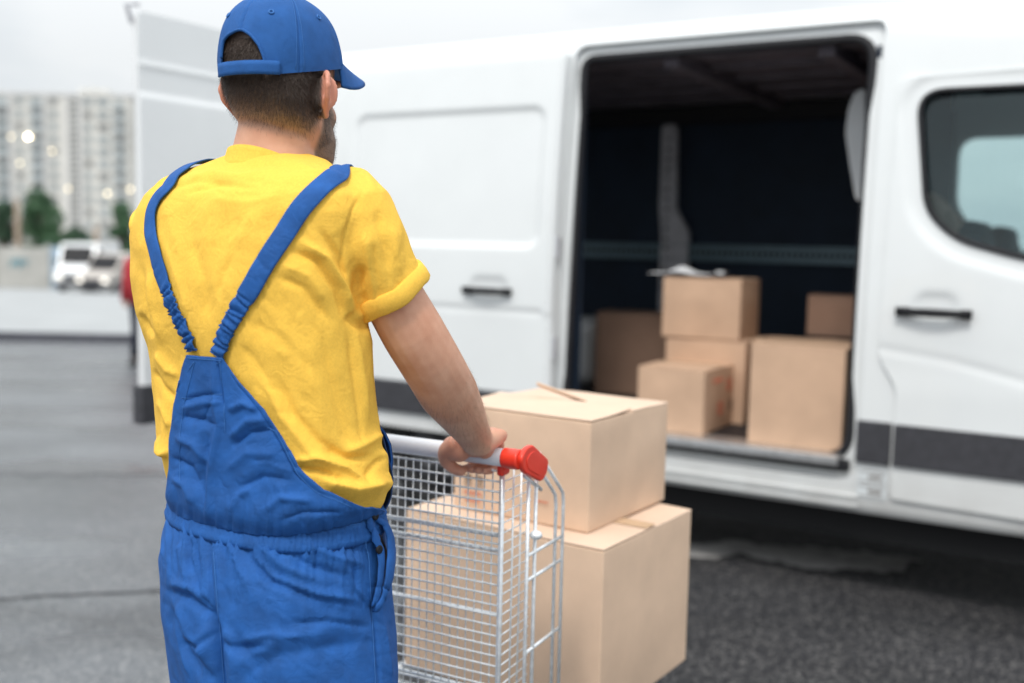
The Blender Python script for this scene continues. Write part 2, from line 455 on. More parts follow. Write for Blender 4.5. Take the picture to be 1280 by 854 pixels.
# ------------------------------------------------------------------ far background
def facade():
    D = 225.; base = gz(D)
    cx = (20 - 640) / FPX * D
    Wd, Hh = 46., (288 - 124) / FPX * D + CAMH - base
    x1 = (165.5 - 640) / FPX * D; x0 = x1 - Wd
    M['wallb'] = mat('haze-paled block panels', (.70, .68, .63), .9, nscale=.15, namt=.12)  # distance haze put into the colour as a lighter wall
    M['pier'] = mat('off white wall strip', (.68, .67, .65), .9, nscale=.2, namt=.1)
    M['win'] = mat('haze-greyed window glass', (.33, .37, .38), .3, nscale=.3, namt=.3)  # contrast lowered to carry the haze in the glass colour
    M['wind'] = mat('dark loggia', (.22, .23, .23), .5, nscale=.3, namt=.5)
    M['balc'] = mat('pale balcony panel', (.52, .55, .55), .8, nscale=.3, namt=.2)
    M['lit'] = emis('warm lit window', (1, .78, .45), 22)
    e = empty('apartment_building', (x0 + Wd / 2, D + 7, base), 0, 'tall pale apartment block with many floors of windows far behind the dark trees', 'building')
    MB().box((x0 + Wd / 2, D + 7, base + Hh / 2), (Wd, 14, Hh)).out('wall', M['wallb'], e)
    MB().box((x0 + Wd / 2, D + 7, base + Hh + .3), (Wd + .6, 14.6, .6)).out('roof', M['pier'], e)
    mb = MB()
    for k in range(3): mb.box((x1 - 12 + k * 2.2, D + 6, base + Hh + 1.2), (1.4, 4, 1.8))
    mb.tube([(x1 - 10, D + 5, base + Hh + .5), (x1 - 10, D + 5, base + Hh + 4)], .08)
    mb.out('rooftop_shed', M['wallb'], e)
    fl = 12; fh = (Hh - 1.5) / fl
    colx = [x1 - 2.6, x1 - 6.0, x1 - 9.2, x1 - 16.6, x1 - 20.2, x1 - 23.8, x1 - 27.6, x1 - 31]
    for c, xx in enumerate(colx):
        wide = 2.3 if c in (1, 4, 6) else 1.5
        for k in range(fl):
            z = base + 1.6 + k * fh + fh * .45
            MB().box((xx, D - .02, z), (wide, .3, fh * .52)).out('window', M['win'] if (c * 7 + k * 5) % 4 else M['wind'], e)
            if c in (0, 4, 6):
                MB().box((xx, D - .55, z - fh * .36), (2.9, 1.0, fh * .34)).out('balcony', M['balc'], e)
    mb = MB()
    for k in range(fl * 2): mb.box((x1 - 12.1, D - .05, base + 1.8 + k * fh / 2), (1.3, .3, fh * .28))
    mb.out('stairwell_window', M['wind'], e)
    for xx in (x1 - 10.9, x1 - 13.6, x1 - 18.4, x1 - 25.7):
        MB().box((xx, D - .2, base + Hh / 2), (.8, .5, Hh - .2)).out('wall_strip', M['pier'], e)
    for (px, py, s) in ((35, 171, 1.0), (14, 171, .3), (65, 189, .38), (25, 204, .3), (85, 236, .3), (134, 242, .62), (163, 237, .5)):
        r_ = ray(px, py); p = CC + r_ * (D - .5) / r_[1]
        o = MB().box(p, (.5, .06, .5)).out('lit_window', emis('lit window glow', (1, .86, .6), (15 if s == 1 else 4 * s + 1.0)), e)
    return e
facade()

M['trunk'] = mat('bark', (.10, .07, .05), .9, nscale=8, namt=.3)
def leafmat(nm, a, b_):
    return mat(nm, a, .6, nscale=1.2, col2=b_, detail=4)
M['leaf1'] = leafmat('dark green foliage', (.022, .075, .030), (.065, .14, .06))
M['leaf2'] = leafmat('blackish green foliage', (.018, .055, .030), (.05, .10, .05))
def tree(px, ytop, wpx, D, label, lm, seed):
    r = random.Random(seed)
    x = (px - 640) / FPX * D; base = gz(D) + .13
    top = CAMH + (287 - ytop) / FPX * D; H = top - base; cw = wpx / FPX * D / 2
    e = empty('tree', (x, D, base), 0, label, 'tree', 'trees in front of the apartment block')
    tb = MB(); tb.tube([(x, D, base), (x + .1, D, base + H * .3), (x - .1, D, base + H * .55), (x, D, base + H * .85)], [.28, .2, .14, .04], 10)
    for k in range(9):
        a = r.uniform(0, 6.28); z0 = base + H * r.uniform(.22, .6)
        tb.tube([(x, D, z0), (x + math.cos(a) * cw * .4, D + math.sin(a) * cw * .4, z0 + H * .12), (x + math.cos(a) * cw * .8, D + math.sin(a) * cw * .8, z0 + H * .24)], [.1, .06, .02], 6)
    tb.out('trunk', M['trunk'], e, smooth=True)
    cl = []
    for k in range(26):
        t = r.random(); a = r.uniform(0, 6.28); q = r.uniform(.2, 1) * cw * math.sin(math.pi * (.12 + .8 * t) ** .8)
        cl.append((x + math.cos(a) * q, D + math.sin(a) * q, base + H * (.16 + .78 * t), r.uniform(.22, .42) * cw * 1.1))
    v = []; f = []
    for k in range(3200):
        c = r.choice(cl)
        d = Vector((r.gauss(0, 1), r.gauss(0, 1), r.gauss(0, .8))).normalized() * c[3] * r.uniform(.5, 1.15)
        p = Vector(c[:3]) + d; s = r.uniform(.10, .24)
        a = Vector((r.gauss(0, 1), r.gauss(0, 1), r.gauss(0, 1))).normalized(); b = a.orthogonal().normalized()
        n0 = len(v); v += [p + a * s, p + b * s * .6, p - a * s, p - b * s * .6]; f.append((n0, n0 + 1, n0 + 2, n0 + 3))
    add('crown', v, f, lm, e)
tree(6, 252, 42, 84, 'dark green tree cut by the left edge of the photo', M['leaf2'], 1)
tree(50, 235, 62, 80, 'tallest bushy dark green tree behind the concrete wall', M['leaf1'], 2)
tree(97, 282, 38, 86, 'low dark tree under the stairwell strip of the block', M['leaf2'], 3)
tree(152, 252, 46, 82, 'dark green tree nearest the left shoulder of the man in yellow', M['leaf1'], 4)
tree(190, 262, 60, 90, 'dark tree hidden behind the open rear van door', M['leaf2'], 5)
# concrete wall
WD = 57.
zb = gz(WD) + .13
M['cwall'] = mat('weathered concrete wall', (.44, .43, .40), .9, nscale=.7, namt=.25, bump=.2, bscale=20)
M['bgate'] = mat('pale blue metal gate', (.36, .46, .55), .6, nscale=2, namt=.1)
M['cyan'] = mat('faded blue graffiti paint', (.22, .42, .48), .8, nscale=2, namt=.3)
wx = lambda px: (px - 640) / FPX * WD
e = empty('concrete_wall', (wx(20), WD, zb), 0, 'grey concrete panel wall with blue graffiti scrawl in the far left', 'wall')
mb = MB()
for i in range(7):
    x0 = wx(60) - (i + 1) * 2.9
    mb.box((x0 + 1.45, WD, zb + 1.12), (2.86, .22, 2.24))
bevel(mb.out('wall_panel', M['cwall'], e), .03)
mb = MB()
for i in range(8): mb.box((wx(60) - i * 2.9, WD - .02, zb + 1.2), (.2, .34, 2.4))
mb.out('post', M['cwall'], e)
mb = MB(); r = random.Random(3)
for k in range(6):
    c = wx(13 + k * 3.2)
    mb.tube([(c, WD - .13, zb + 1.25 + r.uniform(-.2, .2)), (c + .1, WD - .13, zb + 1.6), (c + .2, WD - .13, zb + 1.3 + r.uniform(-.2, .2)), (c + .3, WD - .13, zb + 1.55)], .035, 5)
mb.out('graffiti', M['cyan'], e)
e = empty('metal_gate', (wx(67), WD, zb), 0, 'pale blue sheet metal gate beside the concrete wall', 'gate')
MB().box((wx(67), WD, zb + 1.15), (.9, .08, 2.3)).out('gate_panel', M['bgate'], e)
mb = MB()
for s in (-1, 1): mb.box((wx(67) + s * .46, WD - .01, zb + 1.2), (.07, .12, 2.4))
mb.box((wx(67), WD - .06, zb + 1.2), (.9, .05, .06)); mb.out('gate_frame', M['bgate'], e)
e = empty('concrete_wall', (wx(180), WD + 3, zb), 0, 'low plain beige wall behind the parked white vehicles', 'wall')
bevel(MB().box((wx(180), WD + 3, zb + .9), (12, .25, 1.8)).out('wall_panel', M['cwall'], e), .03)
# poles
M['pole'] = mat('tan pole', (.42, .32, .24), .8, nscale=3, namt=.2)
for px, yt, lab in ((22, 252, 'tan pole standing behind the graffiti wall'), (120, 284, 'short tan pole above the parked white truck')):
    D = 60; x = (px - 640) / FPX * D; zt = CAMH + (287 - yt) / FPX * D
    mb = MB(); mb.tube([(x, D, gz(D)), (x, D, zt)], [.17, .14], 12); mb.tube([(x, D, zt), (x, D, zt + .1)], [.19, .12], 12)
    tag(mb.out('pole', M['pole'], origin=(x, D, gz(D)), smooth=False), lab, 'pole', 'tan poles behind the wall')
# far vehicles
def far_vehicle(name, px, D, L, Wd, H, label, cat, body, rz, nose=.28, lamp=True):
    x = (px - 640) / FPX * D; z0 = gz(D) + .13
    e = empty(name, (x, D, z0), rz, label, cat)
    prof = [(-L / 2, .35), (-L / 2, H * .45), (-L / 2 + L * nose * .45, H * .55), (-L / 2 + L * nose, H * .97), (-L / 2 + L * nose + .3, H), (L / 2 - .1, H), (L / 2, H * .9), (L / 2, .35)]
    prof = fillet(prof, .12, 3)
    rings = [[Vector((s * Wd / 2 * (1 - .0 * 0), a, b)) for a, b in prof] for s in (-1, 1)]
    o = add('body', [p for g in rings for p in g], [tuple(range(len(prof))), tuple(range(2 * len(prof) - 1, len(prof) - 1, -1))] + [(k, (k + 1) % len(prof), len(prof) + (k + 1) % len(prof), len(prof) + k)[::-1] for k in range(len(prof))], body, e, local=True)
    bevel(o, .06, 2)
    # windscreen follows the slanted nose
    a0 = Vector((0, -L / 2 + L * nose * .5, H * .585)); a1 = Vector((0, -L / 2 + L * nose * .94, H * .93)); nrm = Vector((0, -(a1.z - a0.z), a1.y - a0.y)).normalized() * .012
    v = [Vector((s * Wd * .42, p.y, p.z)) + nrm for p in (a0, a1) for s in (-1, 1)]
    add('windscreen', v + [q + nrm for q in v], [(0, 1, 3, 2), (4, 6, 7, 5), (0, 4, 5, 1), (2, 3, 7, 6), (0, 2, 6, 4), (1, 5, 7, 3)], M['black'], e, local=True)
    MB().box((0, -L / 2 - .012, H * .32), (Wd * .6, .03, H * .12)).out('grille', M['trim'], e, local=True)
    MB().box((0, -L / 2 - .03, .42), (Wd * 1.0, .12, .24)).out('bumper', M['trim'], e, local=True)
    for s in (-1, 1):
        MB().box((s * Wd * .39, -L / 2 - .015, H * .34), (Wd * .16, .04, .17)).out('headlight', emis('headlamp glow', (1, .95, .85), .9 if lamp else .6), e, local=True)
        MB().box((s * (Wd / 2 + .004), -L / 2 + L * nose + .35, H * .74), (.012, L * .16, H * .26)).out('side_window', M['black'], e, local=True)
        MB().box((s * (Wd / 2 + .14), -L / 2 + L * nose * .8, H * .62), (.2, .08, .28)).out('mirror', M['trim'], e, local=True)
        for yy in (-L * .32, L * .3):
            wv = MB().tube([(s * (Wd / 2 - .24), yy, .36), (s * (Wd / 2 + .01), yy, .36)], .36, 20).out('wheel', M['tyre'], e, local=True)
            MB().tube([(s * (Wd / 2 - .02), yy, .36), (s * (Wd / 2 + .02), yy, .36)], .2, 14).out('rim', M['rim'], wv, local=True)
    return e
M['beige'] = mat('beige vehicle paint', (.50, .46, .42), .4, nscale=2, namt=.1)
far_vehicle('parked_truck', 110, 53, 5.2, 1.75, 2.45, 'white truck parked facing the camera beside the blue gate', 'truck', M['paint2'], R_(6), nose=.2)
far_vehicle('parked_van', 150, 52, 4.6, 1.75, 1.95, 'beige van with dark bumper parked right of the white truck', 'van', M['beige'], R_(-14), nose=.3)

# passer-by in red
def passer():
    D = 12.9; px = 177
    x = (px - 640) / FPX * D; z0 = gz(D)
    M['redj'] = mat('red jacket', (.42, .03, .04), .8, nscale=12, namt=.2)
    M['dpant'] = mat('dark navy trousers', (.015, .018, .035), .8, nscale=12, namt=.2)
    M['skinf'] = mat('skin of passer-by', (.62, .42, .34), .5)
    H = 1.62
    def rg(cx, cy, z, a, b): return [Vector((x + cx + a * math.cos(t), D + cy + b * math.sin(t), z0 + z)) for t in [k * math.pi / 9 for k in range(18)]]
    b = MB()
    b.loft([rg(0, 0, z, a, c) for z, a, c in ((.80, .13, .10), (1.0, .12, .09), (1.2, .15, .10), (1.33, .14, .09), (1.38, .05, .05), (1.44, .05, .05))])
    b.ell((x, D, z0 + 1.52), (.072, .09, .115))
    b.ell((x, D - .09, z0 + 1.51), (.014, .02, .02))
    for s in (-1, 1):
        b.tube([(x + s * .15, D, z0 + 1.31), (x + s * .19, D + .02, z0 + 1.05), (x + s * .2, D - .05, z0 + .82), (x + s * .2, D - .06, z0 + .72)], [.05, .04, .032, .03], 10)
        b.tube([(x + s * .08, D, z0 + .82), (x + s * .09, D - .04 * s, z0 + .45), (x + s * .09, D + .06 * s, z0 + .08), (x + s * .09, D - .1, z0 + .04)], [.075, .05, .035, .04], 10)
    o = b.out('person', M['skinf'], origin=(x, D, z0), smooth=True)
    mod(o, 'REMESH', mode='VOXEL', voxel_size=.012); mod(o, 'SMOOTH', iterations=4); bake(o); o.data.polygons.foreach_set('use_smooth', [True] * len(o.data.polygons))
    tag(o, 'distant person in a red jacket and dark trousers standing on the asphalt', 'person')
    j = MB(); j.loft([rg(0, 0, z, a, c) for z, a, c in ((.76, .175, .13), (.95, .165, .13), (1.15, .18, .13), (1.3, .175, .12), (1.37, .10, .08), (1.40, .06, .06))])
    for s in (-1, 1): j.tube([(x + s * .15, D, z0 + 1.31), (x + s * .2, D + .02, z0 + 1.05), (x + s * .21, D - .05, z0 + .80)], [.07, .06, .05], 12)
    j.out('jacket', M['redj'], o, smooth=True)
    t = MB(); t.loft([rg(0, 0, z, a, c) for z, a, c in ((.72, .16, .12), (.85, .155, .12), (.95, .14, .11))])
    for s in (-1, 1): t.tube([(x + s * .08, D, z0 + .80), (x + s * .09, D - .04 * s, z0 + .45), (x + s * .09, D + .06 * s, z0 + .1)], [.095, .075, .06], 12)
    t.out('trousers', M['dpant'], o, smooth=True)
    h = MB(); h.ell((x, D + .012, z0 + 1.545), (.082, .095, .105)); h.out('hair', M['hair'], o, smooth=True)
    for s in (-1, 1):
        MB().ell((x + s * .09, D - .05 + .06 * s, z0 + .045), (.045, .13, .05)).out('shoe', M['shoe'], o, smooth=True)
passer()

# ------------------------------------------------------------------ delivery van
PHI = R_(31)
A0 = onz(1068, 572, .6)
van = empty('delivery_van', (A0[0], A0[1], 0), -PHI, 'large white delivery van with its side door slid open on a dark cargo space', 'van')
vu = np.array([math.cos(PHI), -math.sin(PHI), 0]); vw = np.array([math.sin(PHI), math.cos(PHI), 0])
def vpx(px, py, v=0):
    r = ray(px, py); t = (v - (CC - A0) @ vw) / (r @ vw); q = CC + t * r
    return float((q - A0) @ vu), float(q[2])
def vs(z):
    t = max(0, (z - 1.1)); return .085 * (t / 1.2) ** 1.6 if z < 2.3 else .085 + (z - 2.3) * .3
WV = 2.07
def body_ring(u, H, zb=.37, inset=0, low=0):
    zs = [zb, zb + .04, .6, .9, 1.1, 1.3, 1.5, 1.7, 1.9, 2.1, 2.25, 2.33]
    pr = [(vs(z) + (.03 if z == zb else 0), z) for z in zs] + [(.125, 2.385), (.17, 2.425), (.25, 2.452), (.45, 2.475), (.75, 2.485), (1.035, 2.49)]
    sc = lambda z: z if z <= .9 else .9 + (z - .9) * (H - .9) / (2.49 - .9)
    half = [(v + inset * min(1, (1.035 - v) / 1.035), sc(z)) for v, z in pr]
    full = half + [(WV - v, z) for v, z in half[-2::-1]]
    return [Vector((u, v, z)) for v, z in full]
st = [(-3.25, 2.42, .03), (-3.2, 2.47, .005), (-3.1, 2.49, 0), (-2, 2.49, 0), (-1, 2.49, 0), (0, 2.485, 0), (.5, 2.47, .0), (.9, 2.44, .01), (1.15, 2.34, .03), (1.4, 2.0, .05), (1.75, 1.50, .07), (1.95, 1.30, .09), (2.15, 1.18, .14), (2.28, 1.02, .2), (2.33, .92, .26)]
body = MB().loft([body_ring(u, H, inset=i) for u, H, i in st]).out('body', M['paint'], van, local=True)
bm = bmesh.new(); bm.from_mesh(body.data); bmesh.ops.recalc_face_normals(bm, faces=bm.faces); bm.to_mesh(body.data); bm.free()
mod(body, 'SOLIDIFY', thickness=.04, offset=-1, use_even_offset=False); bake(body)
OUT = fillet([(-1.395, .50), (.015, .50), (.012, 2.36), (-1.380, 2.36)], [.04, .10, .05, .06])
cut(body, prism(OUT, -.2, .6, van))
WIN = fillet([(.155, 2.06), (1.05, 2.06), (1.22, 1.85), (1.22, 1.36), (.60, 1.415), (.33, 1.49), (.215, 1.60)], [.10, .05, .05, .05, .12, .08, .08])
cut(body, prism(fillet([(.155, 2.06), (1.05, 2.06), (1.22, 1.85), (1.22, 1.36), (.60, 1.415), (.33, 1.49), (.215, 1.60)], [.10, .05, .05, .05, .12, .08, .08]), -.2, .4, van))
FWIN = fillet([(.04, 2.06), (1.05, 2.06), (1.22, 1.85), (1.22, 1.36), (.60, 1.40), (.20, 1.50), (.04, 1.68)], [.10, .05, .05, .05, .12, .08, .08])
cut(body, prism(FWIN, 1.7, 2.3, van))
# windscreen + rear right door openings, wheel arches
c = MB().box((1.48, 1.035, 1.9), (.62, 1.7, .62)).out('cutter', M['black'], van, local=True)
for v in c.data.vertices: v.co = Matrix.Translation((1.5, 1.035, 1.82)) @ Matrix.Rotation(R_(-35), 4, 'Y') @ (v.co - Vector((1.48, 1.035, 1.9)))
cut(body, c)
cut(body, MB().box((-3.25, .55, 1.43), (.5, .86, 1.7)).out('cutter', M['black'], van, local=True))
for uu in (-2.08, 1.6):
    cut(body, MB().tube([(uu, -.2, .34), (uu, .34, .34)], .42, 40).out('cutter', M['black'], van, local=True))
    cut(body, MB().tube([(uu, WV - .34, .34), (uu, WV + .2, .34)], .42, 40).out('cutter', M['black'], van, local=True))
bevel(body, .012, 2, 40)
# recessed door frame with inner opening
IN = fillet([(-1.370, .575), (-.032, .575), (-.036, 2.300), (-1.352, 2.300)], [.02, .12, .11, .06])
def ring_surface(outer, inner, vfun, thick, name, material, parent):
    # sheet between two loops built through a boolean of a curved grid
    us = np.linspace(min(p[0] for p in outer) - .02, max(p[0] for p in outer) + .02, 12)
    zs = np.linspace(min(p[1] for p in outer) - .02, max(p[1] for p in outer) + .02, 40)
    v = []; f = []
    for k in (0, 1):
        for z in zs:
            for u in us: v.append((u, vfun(z) + k * thick, z))
    nu, nz_ = len(us), len(zs); o_ = nu * nz_
    for j in range(nz_ - 1):
        for i in range(nu - 1):
            a = j * nu + i; f.append((a, a + 1, a + nu + 1, a + nu)); f.append((a + o_, a + nu + o_, a + nu + 1 + o_, a + 1 + o_))
    for i in range(nu - 1):
        f.append((i, i + o_, i + 1 + o_, i + 1)); a = (nz_ - 1) * nu + i; f.append((a, a + 1, a + 1 + o_, a + o_))
    for j in range(nz_ - 1):
        a = j * nu; f.append((a, a + nu, a + nu + o_, a + o_)); a = j * nu + nu - 1; f.append((a, a + o_, a + nu + o_, a + nu))
    o = add(name, v, f, material, parent, local=True)
    bm = bmesh.new(); bm.from_mesh(o.data); bmesh.ops.recalc_face_normals(bm, faces=bm.faces); bm.to_mesh(o.data); bm.free()
    cut(o, prism(outer, -.6, .8, parent), 'INTERSECT')
    if inner: cut(o, prism(inner, -.6, .8, parent))
    return o
fr = ring_surface(fillet([(-1.40, .49), (.02, .49), (.02, 2.37), (-1.40, 2.37)], .03), IN, lambda z: vs(z) + .045, .03, 'door_frame', M['paint'], van)
bevel(fr, .006)
seal = MB().tube([(p[0], vs(p[1]) + .055, p[1]) for p in IN], .021, 8, closed=True).out('door_seal', M['rubber'], van, local=True, smooth=True)
# dark slot and aluminium threshold
bevel(MB().box((-.66, .045, .555), (1.27, .07, .05)).out('sill_trim', M['rubber'], van, local=True), .01)
bevel(MB().box((-.68, .05, .592), (1.24, .16, .014)).box((-.68, -.028, .580), (1.24, .012, .036)).out('threshold', M['alu'], van, local=True), .003)
mb = MB()
for k in range(2): mb.box((-.66, -.006 + .0, .44 - k * .035), (1.36, .02, .012))
mb.out('sill_rib', M['paint'], van, local=True)
# cargo lining
LU0, LU1, LV = -3.12, -.005, 1.93
mb = MB()
def quad(mb, a, b, c_, d): mb.add([a, b, c_, d], [(0, 1, 2, 3)])
mb.box(((LU0 + LU1) / 2, LV, 1.45), (LU1 - LU0, .02, 1.72))            # far wall
mb.box((-.015, 1.02, 1.42), (.02, 1.80, 1.68))                              # bulkhead
for uu, ln in ((-2.24, 1.78), ):
    mb.box((uu, .16, 1.42), (ln, .02, 1.66))
mb.out('cargo_lining', M['lining'], van, local=True)
mb = MB(); mb.box(((LU0 + LU1) / 2, 1.01, .588), (LU1 - LU0, 1.86, .018)); mb.out('cargo_floor', M['floorc'], van, local=True)
mb = MB(); mb.box((-1.55, 1.03, 2.33), (3.1, 1.70, .02))
for k in range(5): mb.box((-1.55, .3 + k * .36, 2.31), (3.1, .05, .03))
for uu in (-2.3, -.95, -.25): mb.box((uu, 1.03, 2.28), (.07, 1.64, .06))
mb.out('cargo_ceiling', M['liningc'], van, local=True)
mb = MB(); mb.box(((LU0 + LU1) / 2, LV - .06, 2.24), (LU1 - LU0, .12, .10)); mb.out('ceiling_beam', M['rubber'], van, local=True)
# pillar on the far wall (widens at its foot) with holes
ul, zt = vpx(829, 120, LV - .05); ur, _ = vpx(848, 120, LV - .05); um, zm = vpx(845, 262, LV - .05); ulb, zlb = vpx(826, 300, LV - .05); urb, _ = vpx(861, 300, LV - .05)
pil = [(ul, 2.19), (ul, zm + .0), (ulb, zlb + .04), (ulb, .62), (urb, .62), (urb, zlb + .05), (ur + .015, zm), (ur, 2.19)]
pil = fillet(pil, .03, 4)
o = prism(pil, LV - .06, LV - .015, van); o.name = o.data.name = 'pillar'; ORG[o.name] = ORG[van.name]; o.data.materials.clear(); o.data.materials.append(M['greym']); bevel(o, .006)
z = 2.1; k = 0
uc = (ul + ur) / 2
while z > .9:
    MB().tube([(uc + .004, LV - .064, z), (uc + .004, LV - .055, z)], .012 if k % 4 else .009, 10).out('pillar_hole', M['rubber'], o, local=True); z -= .062; k += 1
# perforated lashing rail
_, zr = vpx(1000, 319, LV - .04)
mb = MB(); mb.box(((LU0 + LU1) / 2, LV - .03, zr), (LU1 - LU0, .03, .085)); mb.box(((LU0 + LU1) / 2, LV - .05, zr + .045), (LU1 - LU0, .02, .012)); mb.box(((LU0 + LU1) / 2, LV - .05, zr - .045), (LU1 - LU0, .02, .012))
mb.out('lashing_rail', M['rail'], van, local=True)
mb = MB()
for k in range(90): mb.box((LU0 + .05 + k * .036, LV - .047, zr), (.018, .006, .03))
mb.out('rail_slot', M['rubber'], van, local=True)
# white curved bulkhead side moulding at the right of the opening
q = [(1086, 112), (1072, 118), (1064, 140), (1061, 168), (1066, 205), (1074, 252), (1086, 252)]
poly = fillet([vpx(a, b, .62) for a, b in q], .02, 4)
o = prism(poly[::-1], .55, .75, van); o.name = o.data.name = 'bulkhead_moulding'; ORG[o.name] = ORG[van.name]; o.data.materials.clear(); o.data.materials.append(M['whitep']); bevel(o, .03, 3)
# white inner wheel arch seen low at the left
q1 = vpx(706, 400, 1.1); q2 = vpx(741, 470, 1.1)
mb = MB(); mb.box(((q1[0] + q2[0]) / 2 - .20, 1.36, (q1[1] + .60) / 2), (abs(q2[0] - q1[0]) + .42, .5, q1[1] - .6)); bevel(mb.out('wheel_arch', M['whitep'], van, local=True), .09, 5)

def grid_panel(name, u0, u1, z0, z1, vf, thick, material, parent, du=.012, corner=.04, outline=None, holes=()):
    us = np.linspace(u0, u1, int((u1 - u0) / du) + 1); zs = np.linspace(z0, z1, int((z1 - z0) / du) + 1)
    v = []; f = []; nu, nz_ = len(us), len(zs); o_ = nu * nz_
    for z in zs:
        for u in us: v.append((u, vf(u, z), z))
    for z in zs:
        for u in us: v.append((u, vf(u, z) + thick, z))
    for j in range(nz_ - 1):
        for i in range(nu - 1):
            a = j * nu + i; f.append((a, a + 1, a + nu + 1, a + nu)); f.append((a + o_, a + nu + o_, a + nu + 1 + o_, a + 1 + o_))
    for i in range(nu - 1):
        f.append((i, i + o_, i + 1 + o_, i + 1)); a = (nz_ - 1) * nu + i; f.append((a, a + 1, a + 1 + o_, a + o_))
    for j in range(nz_ - 1):
        a = j * nu; f.append((a, a + nu, a + nu + o_, a + o_)); a = j * nu + nu - 1; f.append((a, a + o_, a + nu + o_, a + nu))
    o = add(name, v, f, material, parent, local=True, smooth=True)
    bm = bmesh.new(); bm.from_mesh(o.data); bmesh.ops.recalc_face_normals(bm, faces=bm.faces); bm.to_mesh(o.data); bm.free()
    if outline: cut(o, prism(outline, -.6, .8, parent), 'INTERSECT')
    for h in holes: cut(o, prism(h, -.6, 1.2, parent))
    o.data.polygons.foreach_set('use_smooth', [True] * len(o.data.polygons))
    try: o.data.set_sharp_from_angle(angle=R_(35))
    except Exception: pass
    return o
def sstep(a, b, x):
    t = min(1, max(0, (x - a) / (b - a))); return t * t * (3 - 2 * t)
def sdrr(u, z, u0, u1, z0, z1, r):
    cu, cz = (u0 + u1) / 2, (z0 + z1) / 2
    dx = abs(u - cu) - (u1 - u0) / 2 + r; dz = abs(z - cz) - (z1 - z0) / 2 + r
    return math.hypot(max(dx, 0), max(dz, 0)) + min(max(dx, dz), 0) - r
# sliding door, pushed back along the body side
SU0, SU1 = -2.66, -1.392
def slide_v(u, z):
    v = vs(z) - .062
    d = sdrr(u, z, SU0 + .05, SU1 - .085, 1.415, 2.075, .07)
    v += .014 * sstep(.008, -.02, d)
    v += .007 * math.exp(-((z - 1.112) / .012) ** 2) * (1 if u < SU1 - .06 else 0) + .004 * sstep(1.12, 1.09, z)
    g = sdrr(u, z, -1.85, -1.63, 1.165, 1.275, .05); v += .010 * sstep(.01, -.03, g)
    v += .022 * sstep(SU1 - .03, SU1, u) ** 2
    return v
sd = grid_panel('sliding_door', SU0, SU1, .475, 2.345, slide_v, .045, M['paint'], van, outline=fillet([(SU0 + .005, .48), (SU1 - .002, .48), (SU1 - .002, 2.34), (SU0 + .005, 2.34)], .045))
def bar_handle(parent, u0, u1, z, v):
    mb = MB(); n_ = 12; pts = []
    for i in range(n_ + 1):
        t = i / n_; pts.append((u0 + (u1 - u0) * t, v - .022 - .014 * math.sin(math.pi * t), z))
    mb.tube(pts, [.013 + .004 * math.sin(math.pi * i / n_) for i in range(n_ + 1)], 12)
    mb.box((u0 + .018, v - .008, z), (.05, .045, .034)); mb.box((u1 - .014, v - .008, z), (.04, .045, .034))
    return mb.out('handle', M['black'], parent, local=True, smooth=True)
bar_handle(sd, -1.872, -1.612, 1.203, -.055)
def moulding(parent, u0, u1, z0, z1, v, rr):
    vv = [v, v - .016]; poly = fillet([(u0, z0), (u1, z0), (u1, z1), (u0, z1)], rr, 6)
    o = prism(poly, v - .018, v + .01, van)
    o.name = o.data.name = 'moulding'; o.parent = parent; ORG[o.name] = ORG[van.name]
    o.data.materials.clear(); o.data.materials.append(M['trim']); bevel(o, .009, 3)
    return o
moulding(sd, SU0 + .01, SU1 - .03, .560, .722, -.062, .02)
# tall jamb of the sliding door (its leading edge with latch plates)
for zz in (1.42, .95): MB().box((SU1 + .006, vs(zz) - .03, zz), (.012, .03, .10)).out('latch', M['greym'], sd, local=True)
# rear quarter moulding on the body
moulding(van, -3.2, -2.52, .56, .722, 0, .01)
# front door
def door_v(u, z):
    v = vs(z) - .012
    if z < 1.0: v -= .004 * sstep(1.0, .86, z - .04 * (u - .15))
    d = 1e9
    # soft raised frame round the window
    for i in range(len(WIN)):
        a = Vector(WIN[i - 1]); b = Vector(WIN[i]); p = Vector((u, z)); ab = b - a
        t = max(0, min(1, (p - a).dot(ab) / max(1e-9, ab.dot(ab)))); d = min(d, (p - a - ab * t).length)
    v += .010 * sstep(.085, .045, d)
    g = sdrr(u, z, .19, .36, 1.165, 1.285, .055); v += .010 * sstep(.01, -.03, g)
    zc = 1.05 - .12 * (u - .1) - .10 * max(0, u - .35)
    v += .004 * math.exp(-((z - zc) / .014) ** 2)
    return v
DO = fillet([(.150, .455), (1.22, .43), (1.30, .8), (1.30, 1.55), (1.06, 2.14), (.085, 2.115), (.072, 1.02), (.150, .90)], [.02, .08, .1, .1, .1, .035, .05, .04])
fd = grid_panel('front_door', .05, 1.32, .42, 2.16, door_v, .02, M['paint'], van, du=.014, outline=DO, holes=[WIN])
bar_handle(fd, .140, .402, 1.205, -.01)
gl = prism([(p[0], p[1]) for p in WIN], .03, .036, van); gl.name = gl.data.name = 'window'; gl.parent = fd; ORG[gl.name] = ORG[van.name]
for v in gl.data.vertices: v.co.y += vs(v.co.z)
gl.data.materials.clear(); gl.data.materials.append(M['glass'])
MB().tube([(p[0], vs(p[1]) - .004, p[1]) for p in WIN], .011, 8, closed=True).out('window_seal', M['rubber'], fd, local=True, smooth=True)
moulding(van, .005, .140, .585, .757, 0, .006)
moulding(fd, .152, .70, .590, .757, -.012, [.004, .07, .006, .004])
